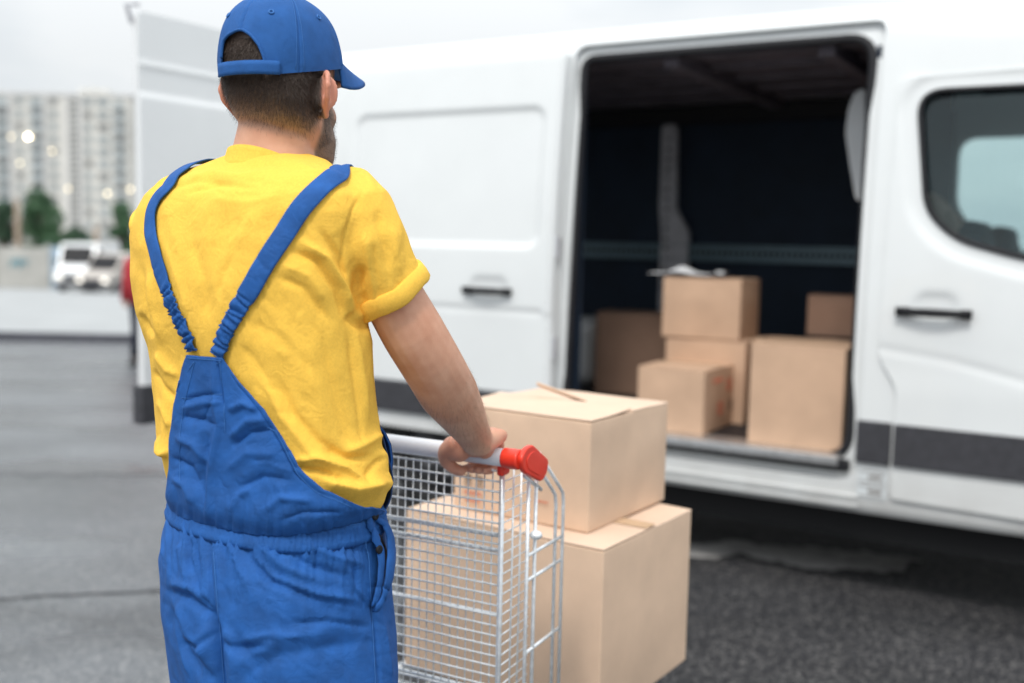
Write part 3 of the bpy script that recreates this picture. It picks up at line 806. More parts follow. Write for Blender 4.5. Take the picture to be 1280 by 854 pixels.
# sticker with two rows of small marks
M['sticker'] = mat('pale sticker', (.60, .63, .64), .4)
st_ = MB().box((.075, -.0022, .50), (.115, .004, .125)).out('sticker', M['sticker'], van, local=True)
mb = MB(); r = random.Random(8)
for row, zz in enumerate((.530, .470)):
    mb.box((.075, -.005, zz - .022), (.10, .002, .0025)); mb.box((.075, -.005, zz + .022), (.10, .002, .0025))
    for k in range(4):
        uu = .068 + k * .014
        for s in range(3):
            mb.box((uu + r.uniform(-.002, .002), -.005, zz + (s - 1) * .009), (.010 if r.random() > .4 else .005, .002, .003))
        mb.box((uu - .004, -.005, zz), (.003, .002, .022))
mb.out('sticker_print', M['inkd'], st_, local=True)
# far side window glass, windscreen, cab interior
g2 = prism([(p[0], p[1]) for p in FWIN], WV - .12, WV - .114, van); g2.name = g2.data.name = 'far_window'; ORG[g2.name] = ORG[van.name]
g2.data.materials.clear(); g2.data.materials.append(M['glass2'])
c = MB().box((0, 0, 0), (.014, 1.72, .66)).out('windscreen', M['glass'], van, local=True)
for v in c.data.vertices: v.co = Matrix.Translation((1.42, 1.035, 1.80)) @ Matrix.Rotation(R_(-40), 4, 'Y') @ v.co
MB().box((.75, 1.035, 2.30), (1.2, 1.75, .03)).out('cab_ceiling', M['seat'], van, local=True)
MB().box((.01, 1.035, 1.40), (.015, 1.76, 1.60)).box((.95, 1.035, .58), (1.4, 1.8, .04)).out('cab_lining', M['seat'], van, local=True)
for vv in (.5, 1.55):
    s_ = MB(); s_.box((.55, vv, .98), (.5, .5, .16)); s_.box((.33, vv, 1.28), (.14, .46, .46)); s_.box((.33, vv, 1.50), (.12, .40, .14))
    bevel(s_.out('cab_seat', M['seat'], van, local=True), .05, 4)
bevel(MB().box((1.4, 1.035, 1.22), (.45, 1.7, .34)).out('dashboard', M['trim'], van, local=True), .06, 4)
# brown jacket hanging behind the front seat
q = [vpx(a, b, .34) for a, b in ((1150, 255), (1163, 238), (1180, 250), (1200, 272), (1222, 300), (1215, 345), (1165, 345))]
o = prism(fillet(q, .03, 4)[::-1], .31, .39, van); o.name = o.data.name = 'seat_cushion'; ORG[o.name] = ORG[van.name]; o.data.materials.clear(); o.data.materials.append(M['brown']); bevel(o, .03, 4)
# steering wheel
mb = MB(); Mx = Matrix.Translation((1.08, .5, 1.30)) @ Matrix.Rotation(R_(-55), 4, 'Y')
mb.tube([Mx @ Vector((0, .2 * math.cos(t), .2 * math.sin(t))) for t in [k * math.pi / 12 for k in range(24)]], .014, 8, closed=True)
mb.tube([Mx @ Vector((0, -.2, 0)), Mx @ Vector((0, .2, 0))], .014, 8); mb.out('steering_wheel', M['black'], van, local=True, smooth=True)
# nose details (out of frame, in front of the cab)
for vv in (.32, 1.75): bevel(MB().box((2.20, vv, .98), (.16, .34, .26)).out('headlight', M['whitep'], van, local=True), .05, 3)
bevel(MB().box((2.30, 1.035, .55), (.20, 1.9, .40)).out('bumper', M['trim'], van, local=True), .08, 4)
MB().box((2.30, 1.035, .90), (.10, .9, .14)).out('grille', M['trim'], van, local=True)
for vv in (-.16, WV + .16): bevel(MB().box((1.28, vv, 1.52), (.14, .20, .38)).out('mirror', M['trim'], van, local=True), .05, 3)
# underbody and wheels
mb = MB(); mb.box((-.5, 1.035, .42), (5.3, 1.62, .18)); mb.box((-.25, 1.035, .30), (2.7, 1.84, .12)); mb.tube([(-2.9, .6, .27), (1.2, .6, .27)], .045, 10); mb.box((-.6, 1.1, .27), (.9, .5, .16)); mb.out('underbody', M['under'], van, local=True)  # wide low box added to block light beneath the van
for k in (0, 1):
    mb = MB(); uu = (-2.08, 1.6)[k]
    for (v0, v1) in ((.02, .34), (WV - .34, WV - .02)): mb.tube([(uu, v0, .36), (uu, v1, .36)], .40, 28)
for uu in (-2.08, 1.6):
    for v0, s in ((.05, 1), (WV - .05, -1)):
        pr = [(.0, .21), (-.012, .25), (-.005, .31), (.02, .342), (.12, .347), (.20, .342), (.225, .31), (.225, .21)]
        rings = []
        for k in range(32):
            t = 2 * math.pi * k / 32
            rings.append([Vector((uu + b * math.cos(t), v0 + s * a, .342 + b * math.sin(t))) for a, b in pr])
        wb = MB(); n = len(pr)
        wv = [p for g in rings for p in g]; wf = []
        for k in range(32):
            for i in range(n):
                wf.append((k * n + i, k * n + (i + 1) % n, ((k + 1) % 32) * n + (i + 1) % n, ((k + 1) % 32) * n + i))
        wb.add(wv, wf); wo = wb.out('wheel', M['tyre'], van, local=True, smooth=True)
        rb = MB(); rb.tube([(uu, v0 + s * .01, .342), (uu, v0 + s * .012, .342), (uu, v0 + s * .04, .342), (uu, v0 + s * .045, .342), (uu, v0 + s * .01, .342), (uu, v0 - s * .005, .342)], [.215, .20, .15, .08, .07, .05], 24)
        for k in range(5):
            t = 2 * math.pi * k / 5; rb.tube([(uu + .105 * math.cos(t), v0 + s * .005, .342 + .105 * math.sin(t)), (uu + .105 * math.cos(t), v0 + s * .05, .342 + .105 * math.sin(t))], .014, 8)
        rb.out('rim', M['rim'], wo, local=True, smooth=True)
# rear door, swung out beside the van
F_ = pt(168, 265, 5.05); Fu, Fv = float((F_ - A0) @ vu), float((F_ - A0) @ vw)
Hn = Vector((-3.24, .0)); fr_ = Vector((Fu, Fv)); dv = fr_ - Hn
DL = dv.length; ang = math.atan2(dv.y, dv.x)
def rear_v(t, z):
    v = 0
    v += .012 * sstep(2.12, 2.095, z)
    v += .007 * math.exp(-((z - 2.25) / .012) ** 2)
    return v
rd = grid_panel('rear_door', 0, DL, .50, 2.50, rear_v, .04, M['paint2'], van, outline=fillet([(.003, .505), (DL - .002, .505), (DL - .002, 2.495), (.003, 2.495)], .03))
for v in rd.data.vertices:
    p = v.co.copy(); nrm = Vector((-dv.y, dv.x)).normalized()
    if nrm.dot(Vector((CC[0] - 0, CC[1])) * 0 + Vector((-1, 0))) > 0: pass
    inn = vs(p.z) * 0
    q = Hn + dv.normalized() * p.x + Vector((math.sin(ang), -math.cos(ang))) * (-p.y)
    v.co = Vector((q.x, q.y, p.z))
bm = bmesh.new(); bm.from_mesh(rd.data); bmesh.ops.recalc_face_normals(bm, faces=bm.faces); bm.to_mesh(rd.data); bm.free()
dn = Vector((math.sin(ang), -math.cos(ang), 0))
c0 = Vector((Hn.x, Hn.y, 0)) + Vector((dv.x, dv.y, 0)) * .5
Mx = Matrix.Translation(Vector((c0.x, c0.y, .60)) + dn * -.020 + Vector((dv.x, dv.y, 0)).normalized() * .008) @ Matrix.Rotation(ang, 4, 'Z')
bevel(MB().box(0, (DL + .012, .075, .195), M4=Mx).out('moulding', M['trim'], rd, local=True), .008)
for zz in (.9, 1.6, 2.2):
    MB().tube([(Hn.x, Hn.y - .01, zz - .05), (Hn.x, Hn.y - .01, zz + .05)], .02, 10).out('hinge', M['greym'], rd, local=True)
MB().tube([V(p) for p in [(fr_.x, fr_.y, 2.44), (fr_.x - .0, fr_.y - .03, 2.52), (fr_.x + .03, fr_.y + .02, 2.53)]], .012, 8).out('latch', M['greym'], rd, local=True)
# other rear door stays closed
bevel(MB().box((-3.27, 1.5, 1.45), (.05, .92, 1.86)).out('rear_door', M['paint2'], van, local=True), .02, 3)

# ------------------------------------------------------------------ cardboard boxes
def carton(base, wl, wr, h, a, label, mt='card', group='cartons in the cargo space', lift=0, gap=.004, marks=None, seed=1, taped=True, corner=None, tab=False):
    """corner = near vertical edge (x,y); wl runs back-left, wr runs back-right"""
    a = R_(a); l = Vector((-math.cos(a), math.sin(a), 0)); r = Vector((math.sin(a), math.cos(a), 0))
    c = Vector((corner[0], corner[1], base)); ctr = c + l * wl / 2 + r * wr / 2
    e = empty('cardboard_box', ctr, -a, label, 'box', group)
    rg = random.Random(seed)
    # walls: gently bulged shell
    n_ = 10; v = []; f = []
    def P(i, side, k):
        pass
    mb = MB()
    def face(o, du, dv_, nu, nv, nrm, bul):
        vv = []; ff = []
        for j in range(nv + 1):
            for i in range(nu + 1):
                s, t = i / nu, j / nv
                b = bul * math.sin(math.pi * s) * math.sin(math.pi * t) + .0042 * noise.noise(Vector((s * 3 + seed, t * 3, bul * 100))) * min(1, 8 * min(s, 1 - s, t, 1 - t))
                vv.append(o + du * s + dv_ * t + nrm * b)
        for j in range(nv):
            for i in range(nu):
                q = j * (nu + 1) + i; ff.append((q, q + 1, q + nu + 2, q + nu + 1))
        mb.add(vv, ff)
    hx, hy = wl / 2, wr / 2
    X = Vector((1, 0, 0)); Y = Vector((0, 1, 0)); Z = Vector((0, 0, 1))
    face(Vector((-hx, -hy, 0)), X * wl, Z * h, 12, 10, -Y, .005)
    face(Vector((hx, -hy, 0)), Y * wr, Z * h, 12, 10, X, .005)
    face(Vector((hx, hy, 0)), -X * wl, Z * h, 12, 10, Y, .005)
    face(Vector((-hx, hy, 0)), -Y * wr, Z * h, 12, 10, -X, .005)
    face(Vector((-hx, hy, 0)), X * wl, -Y * wr, 12, 12, -Z, 0)
    face(Vector((-hx, -hy, h)), X * wl, Y * wr, 12, 12, Z, -.004)
    o = mb.out('carton_body', M[mt], e, local=True, smooth=True)
    bm = bmesh.new(); bm.from_mesh(o.data); bmesh.ops.remove_doubles(bm, verts=bm.verts, dist=.0006); bmesh.ops.recalc_face_normals(bm, faces=bm.faces); bm.to_mesh(o.data); bm.free()
    bevel(o, .004, 2, 50)
    # top flaps meeting along the long middle
    for s in (-1, 1):
        w_ = wr / 2 - gap / 2; n1 = 10; vv = []; ff = []
        for j in range(6):
            for i in range(n1 + 1):
                x_ = -hx + wl * i / n1; t = j / 5
                zz = h + .001 + lift * t * t * (1 if s < 0 else .6) + .0018 * noise.noise(Vector((x_ * 9, t * 2 + s * 4, seed)))
                vv.append((x_, s * (hy - w_ * t), zz))
        for j in range(5):
            for i in range(n1): q = j * (n1 + 1) + i; ff.append((q, q + 1, q + n1 + 2, q + n1 + 1))
        fo = add('flap', vv, ff, M['cardtop'] if mt == 'card' else M[mt], e, local=True, smooth=True)
        mod(fo, 'SOLIDIFY', thickness=.004, offset=1)
        bevel(fo, .0012, 1, 50)
    if taped:
        vv = []; n1 = 12
        for i in range(n1 + 1):
            x_ = -hx + wl * i / n1
            zz = h + lift + .0068 + .0006 * noise.noise(Vector((x_ * 14, 2, seed)))
            vv += [(x_, -.025, zz - lift * .25), (x_, 0, zz), (x_, .025, zz - lift * .25)]
        ff = []
        for i in range(n1):
            for k in range(2): q = i * 3 + k; ff.append((q, q + 1, q + 4, q + 3))
        add('tape', vv, ff, M['ctape'], e, local=True)
    if tab:   # a flap corner sticking up out of the top seam
        tb = MB().box(0, (.13, .035, .004), M4=Matrix.Translation((-.02, .02, h + .022)) @ Matrix.Rotation(R_(8), 4, 'Y') @ Matrix.Rotation(R_(-25), 4, 'X') @ Matrix.Rotation(R_(24), 4, 'Z'))
        tb.out('loose_tab', M['cardtop'], e, local=True)
    for (kind, x_, z_, s_, sd_) in (marks or []):
        mk = MB(); ink = M['inkr'] if kind.startswith('r') else M['inkd']
        def put(cx, cz, w2, h2):
            if sd_ == 'l': mk.box((cx, -hy - .0068, cz), (w2, .0016, h2))
            else: mk.box((hx + .0068, cx, cz), (.0016, w2, h2))
        if kind == 'dsym':     # two handling pictograms
            for q in (-1, 1):
                cx = x_ + q * s_ * .62
                put(cx, z_ + s_ * .36, s_ * .8, s_ * .08); put(cx, z_ - s_ * .46, s_ * .8, s_ * .08)
                for w3 in (-1, 1):
                    put(cx + w3 * s_ * .22, z_, s_ * .12, s_ * .55); put(cx + w3 * s_ * .22, z_ + s_ * .17, s_ * .3, s_ * .12)
        elif kind == 'dbars':
            put(x_, z_, s_ * .5, s_ * 1.8); put(x_ + s_ * .75, z_, s_ * .5, s_ * 1.8)
        elif kind == 'rtext':
            q = x_ - s_ * 2
            while q < x_ + s_ * 2:
                ww = rg.uniform(.12, .26) * s_
                put(q, z_, ww * .5, s_ * .5); put(q + ww * .3, z_ + rg.choice((-1, 1)) * s_ * .18, ww * .7, s_ * .12); q += ww + s_ * .16
        elif kind == 'rring':
            for k in range(12):
                t = k * math.pi / 6; put(x_ + math.cos(t) * s_ * .5, z_ + math.sin(t) * s_ * .5, s_ * .24, s_ * .2)
        mk.out('printed_mark', ink, e, local=True)
    return e
lowtop = .8035
carton(lowtop - .385 - .006, .542, .445, .385, 34, 'large taped carton on the trolley, lower one of its stack of two', 'card', 'cartons stacked on the trolley', corner=(.204, 2.147), seed=1, gap=.006)
carton(lowtop, .375, .388, .250, 34, 'smaller carton with printed symbols, upper one of the trolley stack', 'card', 'cartons stacked on the trolley', corner=(.178, 2.259), seed=2, gap=.01, lift=.006, taped=False, tab=True,
       marks=[('dsym', -.125, .078, .026, 'l'), ('rtext', -.125, .045, .013, 'l'), ('rtext', -.125, .026, .011, 'l'), ('rtext', .07, .055, .008, 'l'), ('dbars', -.105, .218, .014, 'l')])
FZ = .5985
def onfl(px, py, z=FZ): q = onz(px, py, z); return (q[0], q[1])
carton(FZ, .322, .50, .285, 31, 'square carton with red marks at the sill, in front of the two-box pile', 'card2', corner=onfl(878, 545), seed=3, marks=[('rtext', -.09, .235, .03, 'r'), ('rring', .06, .2, .05, 'r'), ('rring', -.05, .1, .05, 'r'), ('dbars', .08, .1, .03, 'r')])
carton(FZ, .395, .32, .425, 28, 'tall plain carton at the right end of the door opening', 'card2', corner=onfl(1051, 566), seed=4)
cC = pt(934, 462, 5.02)
cz = FZ + .395
q = onz(925, 428, cz)
carton(FZ, .40, .40, .392, 29, 'carton carrying the box with the clipboard, half hidden by others', 'card2', corner=(q[0] + .03, q[1] + .0), seed=5)
carton(cz + .004, .385, .36, .285, 27, 'upper plain carton with a clipboard and papers lying on its top', 'card2', corner=(q[0], q[1] + .02), seed=6)
qb = q
qa = onfl(842, 494); carton(FZ, .52, .4, .45, 14, 'dark shaded carton standing alone at the left of the cargo space', 'card3', corner=(qa[0] + .06, qa[1] - .1), seed=7)  # shade put into this carton's colour
zg = 1.0
qg = onz(1062, 436, zg); carton(FZ, .50, .36, zg - FZ, 27, 'low wide carton behind the tall plain one with taped seams', 'card2', corner=(qg[0] + .06, qg[1]), seed=8)
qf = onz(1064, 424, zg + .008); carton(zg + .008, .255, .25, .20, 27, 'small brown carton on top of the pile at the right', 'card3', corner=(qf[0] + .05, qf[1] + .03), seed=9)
# clipboard with papers
zc_ = cz + .004 + .285 + .012
ac_ = R_(27); pc = Vector((q[0], q[1] + .02, zc_ + .004)) + Vector((-math.cos(ac_), math.sin(ac_), 0)) * .30 + Vector((math.sin(ac_), math.cos(ac_), 0)) * .15
e = empty('clipboard', pc, R_(-20), 'black clipboard with white papers on the upper carton in the van', 'clipboard')
Mx = Matrix.Translation((0, 0, 0))
bevel(MB().box((.02, 0, -.001), (.34, .23, .005)).out('board', M['clipb'], e, local=True), .002)
v = []; f = []
for j in range(9):
    for i in range(13):
        x_ = -.19 + .30 * i / 12; y_ = -.11 + .21 * j / 8
        v.append((x_, y_, .0045 + .036 * math.exp(-((x_ + .045) / .05) ** 2) * (.6 + .4 * math.sin(y_ * 14 + 1)) + .006 * max(0, -x_ - .1) * 10 * .2))
for j in range(8):
    for i in range(12): q = j * 13 + i; f.append((q, q + 1, q + 14, q + 13))
pp = add('paper', v, f, M['paper'], e, local=True, smooth=True); mod(pp, 'SOLIDIFY', thickness=.001)
bevel(MB().box((.155, 0, .012), (.045, .10, .018)).out('clip', M['alu'], e, local=True), .004)

#@@PART2@@
# ------------------------------------------------------------------ trolley
TC = R_(27.3)
c1 = Vector((math.cos(TC), -math.sin(TC), 0)); c2 = Vector((math.sin(TC), math.cos(TC), 0)); Z3 = Vector((0, 0, 1))
HE = V(pt(643, 574, 1.86)); zH = HE.z
def cp(a, p, dz): return HE + c1 * a + c2 * p + Z3 * dz
def cz(a, p, z): q = HE + c1 * a + c2 * p; return Vector((q.x, q.y, z))
cart = empty('hand_trolley', cz(-.25, .35, 0), -TC, 'wire mesh trolley with white push bar and red end cap, loaded with two cartons', 'trolley')
hb = MB().tube([cp(-.53 + .53 * k / 8, 0, 0) for k in range(9)], .0165, 24).out('push_bar', M['handle'], cart, smooth=True)
PL = fillet([(-.014, .004), (.004, .020), (.032, .024), (.104, -.018), (.094, -.044), (.074, -.054), (.0, -.0225)], .012, 5)
PL = [(p * 1.0, q * 1.0) for p, q in PL]
for s in (1, -1):
    a0 = 0 if s > 0 else -.53
    mb = MB(); mb.tube([cp(a0 - s * .022, 0, 0), cp(a0 + s * .012, 0, 0)], .0185, 24)
    n = len(PL)
    va = [cp(a0 + s * .010, p, q) for p, q in PL]; vb = [cp(a0 + s * .021, p, q) for p, q in PL]
    f = [tuple(range(n)), tuple(range(2 * n - 1, n - 1, -1))] + [(k, n + k, n + (k + 1) % n, (k + 1) % n) for k in range(n)]
    mb.add(va + vb, f)
    o = mb.out('end_cap', M['red'], hb, smooth=True)
    bm = bmesh.new(); bm.from_mesh(o.data); bmesh.ops.recalc_face_normals(bm, faces=bm.faces); bm.to_mesh(o.data); bm.free()
    bevel(o, .0036, 4, 40)
    ctr = Vector((sum(p for p, q in PL) / n, sum(q for p, q in PL) / n))
    ri = [(ctr.x + (p - ctr.x) * .66, ctr.y + (q - ctr.y) * .66) for p, q in PL]
    mb = MB(); mb.add([cp(a0 + s * .0205, p, q) for p, q in ri] + [cp(a0 + s * .0225, p, q) for p, q in ri], f)
    bevel(mb.out('cap_inset', M['red'], hb), .0012)
def wires(lines, r, n=6):
    mb = MB()
    for l in lines: mb.tube(l, r, n)
    return mb
HT, HB = -.028, .46
z0_, z1_ = zH - .028, .46
mb = MB(); k = 0; z = z0_
while z > z1_:
    mb.tube([cz(-.032, .008, z), cz(-.515, .008, z)], .0020, 6)
    z -= .0193
x_ = -.032 - .0172
while x_ > -.51:
    mb.tube([cz(x_, .012, z0_ + .002), cz(x_, .012, z1_)], .0014, 6); x_ -= .0172
mb.out('rear_mesh', M['wire'], cart, smooth=True)
mb = MB()
for dz in (-.150, -.178, -.300, -.45): mb.tube([cp(-.032, .017, dz), cp(-.515, .017, dz)], .0042, 8)
for dz in (-.150, -.178):
    for k in range(22): mb.ell(cp(-.045 - k * .0215, .010, dz + .003), (.006, .004, .0035), nu=8, nv=6)
mb.out('mesh_stiffener', M['wire'], cart, smooth=True)
for a in (-.028, -.518):
    MB().tube([cz(a, .008, zH - .016), cz(a, .008, .41)], .0052, 10).out('post', M['wire'], cart, smooth=True)
    mb = MB(); z = z0_
    while z > z1_:
        mb.tube([cz(a, .012, z), cz(a, .128, z)], .0016, 6); z -= .0193
    for p in (.05, .082, .112): mb.tube([cz(a + .002, p, z0_ + .004), cz(a + .002, p, z1_)], .0019, 6)
    mb.out('side_mesh', M['wire'], cart, smooth=True)
    bevel(MB().box(0, (.014, .030, .022), M4=Matrix.Translation(cz(a, .012, zH - .024)) @ Matrix.Rotation(-TC, 4, 'Z')).out('red_clip', M['red'], cart), .005, 3)
for a in (.006, -.536):
    mb = MB()
    for p, zt in ((.048, zH - .035), (.080, zH - .02)): mb.tube([cz(a, p, zt), cz(a, p, .41)], .0035, 8)
    for p, da in ((.170, 0), (.196, .004)):
        mb.tube([cz(a + da, p - .115, zH - .002), cz(a + da, p - .02, zH - .085), cz(a + da, p - .004, zH - .10), cz(a + da, p, zH - .12), cz(a + da, p, .41)], .0035, 8)
    mb.tube([cz(a, .03, zH - .035), cz(a, .10, zH - .075)], .0042, 8)
    for dz in (-.19, -.237, -.376, -.52): mb.tube([cz(a, .048, zH + dz), cz(a, .20, zH + dz)], .0034, 8)
    mb.ell(cz(a + .006, .072, zH - .155), (.012, .012, .009))
    mb.out('side_frame', M['wire'], cart, smooth=True)
mb = MB()
q = [cz(.0, .01, .398), cz(.0, .80, .398), cz(-.53, .80, .398), cz(-.53, .01, .398)]
mb.tube(q, .009, 8, closed=True)
for k in range(1, 20): mb.tube([cz(0, .01 + .04 * k, .402), cz(-.53, .01 + .04 * k, .402)], .0025, 6)
for k in range(1, 5): mb.tube([cz(-.105 * k, .01, .397), cz(-.105 * k, .80, .397)], .005, 6)
for a in (-.03, -.50):
    mb.tube([cz(a, .06, .39), cz(a, .06, .16), cz(a, .74, .16), cz(a, .74, .39)], .011, 8)
mb.out('deck', M['wire'], cart, smooth=True)
for a in (-.03, -.50):
    for p in (.06, .74):
        mb = MB()
        for s in (-1, 1): mb.tube([cz(a + s * .02, p, .155), cz(a + s * .02, p - .02, .055)], .006, 6)
        mb.tube([cz(a - .024, p, .158), cz(a + .024, p, .158)], .012, 8)
        co = mb.out('castor', M['greym'], cart, smooth=True)
        MB().tube([cz(a - .014, p - .02, .052), cz(a + .014, p - .02, .052)], .052, 24).out('wheel', M['tyre'], co)

# ------------------------------------------------------------------ the man
BT = R_(36)
b1 = np.array([math.cos(BT), -math.sin(BT), 0]); b2 = np.array([math.sin(BT), math.cos(BT), 0])
def ring(y, xl, xr, d, ratio, ex=2.35, th=BT, N=96, grow=0.0):
    e1 = np.array([math.cos(th), -math.sin(th), 0]); e2 = np.array([math.sin(th), math.cos(th), 0])
    c = pt((xl + xr) / 2, y, d); a = (xr - xl) / 2 / FPX * d
    t = np.arange(N) * 2 * math.pi / N
    cs, sn = np.cos(t), np.sin(t)
    X = np.sign(cs) * np.abs(cs) ** (2 / ex); Y = np.sign(sn) * np.abs(sn) ** (2 / ex)
    for _ in range(14):
        P = c + np.outer(X * a, e1) + np.outer(Y * a * ratio, e2)
        q = proj(P); mn, mx_ = q[:, 0].min(), q[:, 0].max()
        a *= (xr - xl) / (mx_ - mn)
        c = c + CR * (((xl + xr) - (mn + mx_)) / 2 / FPX * d) * np.array([1, 1, 0])
    a += grow
    P = c + np.outer(X * a, e1) + np.outer(Y * (a * ratio if not grow else a * ratio), e2)
    return [V(p) for p in P]
def chain(mb, pts, n=20, world=False):
    """tapered limb through (px,py,depth,r) or (Vector, r) points with rounded ends"""
    P = []; r = []
    for q in pts:
        if world: P.append(q[0]); r.append(q[1])
        else: P.append(V(pt(q[0], q[1], q[2]))); r.append(q[3])
    # catmull-rom refine
    PP = []; RR = []
    N = len(P)
    for i in range(N - 1):
        p0, p1, p2, p3 = P[max(i - 1, 0)], P[i], P[i + 1], P[min(i + 2, N - 1)]
        for k in range(4):
            t = k / 4
            PP.append(.5 * ((2 * p1) + (p2 - p0) * t + (2 * p0 - 5 * p1 + 4 * p2 - p3) * t * t + (3 * p1 - p0 - 3 * p2 + p3) * t ** 3))
            RR.append(r[i] * (1 - t) + r[i + 1] * t)
    PP.append(P[-1]); RR.append(r[-1])
    d0 = (PP[0] - PP[1]).normalized(); d1 = (PP[-1] - PP[-2]).normalized()
    PP = [PP[0] + d0 * RR[0] * .75, PP[0] + d0 * RR[0] * .5] + PP + [PP[-1] + d1 * RR[-1] * .55, PP[-1] + d1 * RR[-1] * .85]
    RR = [RR[0] * .45, RR[0] * .8] + RR + [RR[-1] * .82, RR[-1] * .45]
    mb.tube(PP, RR, n)
TOR = [  # y, xl, xr, depth, ratio
    (196, 284, 394, 1.585, .80), (203, 262, 410, 1.585, .62), (214, 232, 432, 1.585, .50), (228, 198, 450, 1.585, .47), (245, 178, 462, 1.585, .48), (265, 169, 466, 1.585, .50),
    (300, 164, 460, 1.585, .53), (350, 163, 456, 1.585, .55), (400, 170, 460, 1.59, .57), (440, 184, 465, 1.595, .58), (500, 192, 469, 1.60, .60), (550, 198, 477, 1.605, .62),
    (590, 207, 484, 1.61, .64), (615, 214, 480, 1.61, .66), (640, 222, 466, 1.615, .68), (665, 226, 462, 1.62, .68)]
def arm_frames():
    pass
MAN0 = V(pt(350, 650, 1.62)); MAN0.z = 0
HB_ = R_(23)
hx = Vector((math.cos(HB_), -math.sin(HB_), 0)); hy = Vector((math.sin(HB_), math.cos(HB_), 0))
H0 = V(pt(353, 118, 1.575))
def hp(x, y, z): return H0 + hx * x + hy * y + Z3 * z
sk = MB()
# torso under the clothes
sk.loft([[v for v in ring(y, xl + 14, xr - 14, d, r)] for y, xl, xr, d, r in TOR[1:]])
# neck
nk = [(340, 232, 1.60, .078), (341, 205, 1.59, .070), (343, 185, 1.585, .062), (346, 160, 1.58, .058), (350, 135, 1.575, .056)]
P = []; 
def ell_ring(c, a, b, ax, ay, N=32): return [c + ax * (a * math.cos(t)) + ay * (b * math.sin(t)) for t in [2 * math.pi * k / N for k in range(N)]]
sk.loft([ell_ring(V(pt(a, b, c)), r, r * .98, hx, hy) for a, b, c, r in nk])
# head
HR = [(-.117, .088, .050, .020), (-.110, .097, .015, .038), (-.092, .101, -.02, .050), (-.065, .099, -.045, .0585), (-.038, .098, -.066, .065), (-.008, .096, -.084, .070), (.025, .096, -.092, .0715), (.055, .097, -.095, .0725), (.082, .090, -.090, .067), (.103, .070, -.074, .054), (.116, .045, -.05, .037), (.121, .015, -.02, .012)]
hr = []
for z, yf, yb, wd in HR:
    g = []
    for k in range(48):
        t = 2 * math.pi * k / 48; s, c = math.sin(t), math.cos(t)
        ex = 2.3
        X = math.copysign(abs(c) ** (2 / ex), c) * wd; Y = math.copysign(abs(s) ** (2 / ex), s)
        mid = yf * .35 + yb * .65 if z > -.05 else yb * .4 + yf * .6
        Y = mid + (yf - mid) * Y if Y > 0 else mid - (yb - mid) * Y * -1 * -1 if False else (mid + (mid - yb) * Y if Y < 0 else mid + (yf - mid) * Y)
        if Y > mid and z > -.1: X *= 1 - (.17 if z < 0 else .08) * ((Y - mid) / (yf - mid)) ** 2
        g.append(hp(X, Y, z))
    hr.append(g)
sk.loft(hr)
Mh = Matrix((hx, hy, Z3)).transposed()
sk.ell(hp(0, .098, -.030), (.011, .016, .009), Mh); sk.ell(hp(0, .095, -.010), (.0075, .012, .026), Mh)          # nose
for s in (-1, 1):
    sk.ell(hp(s * .009, .096, -.034), (.006, .010, .006), Mh)
    sk.ell(hp(s * .040, .052, -.030), (.020, .018, .022), Mh)                                                 # cheek
    sk.ell(hp(s * .030, .090, .026), (.024, .010, .007), Mh)                                                  # brow
sk.ell(hp(0, .094, -.062), (.022, .011, .005), Mh); sk.ell(hp(0, .093, -.072), (.019, .011, .006), Mh)          # lips
sk.ell(hp(0, .088, -.100), (.020, .014, .014), Mh)
for s in (-1, 1):   # ears
    ep = [(.068, .012, .010), (.075, .004, .022), (.085, -.010, .027), (.0935, -.020, .022), (.0965, -.024, .007), (.093, -.020, -.009), (.085, -.011, -.022), (.077, -.001, -.034), (.070, .006, -.033)]
    sk.tube([hp(s * a, b, c) for a, b, c in ep], [.004, .0048, .005, .005, .005, .0048, .005, .0065, .005], 10)
    Me = Mh @ Matrix.Rotation(s * R_(-38), 3, 'Z')
    sk.ell(hp(s * .084, -.009, -.001), (.0042, .019, .026), Mh @ Matrix.Rotation(s * R_(-48), 3, 'Z'))
    sk.ell(hp(s * .073, -.003, -.003), (.009, .012, .020), Mh)
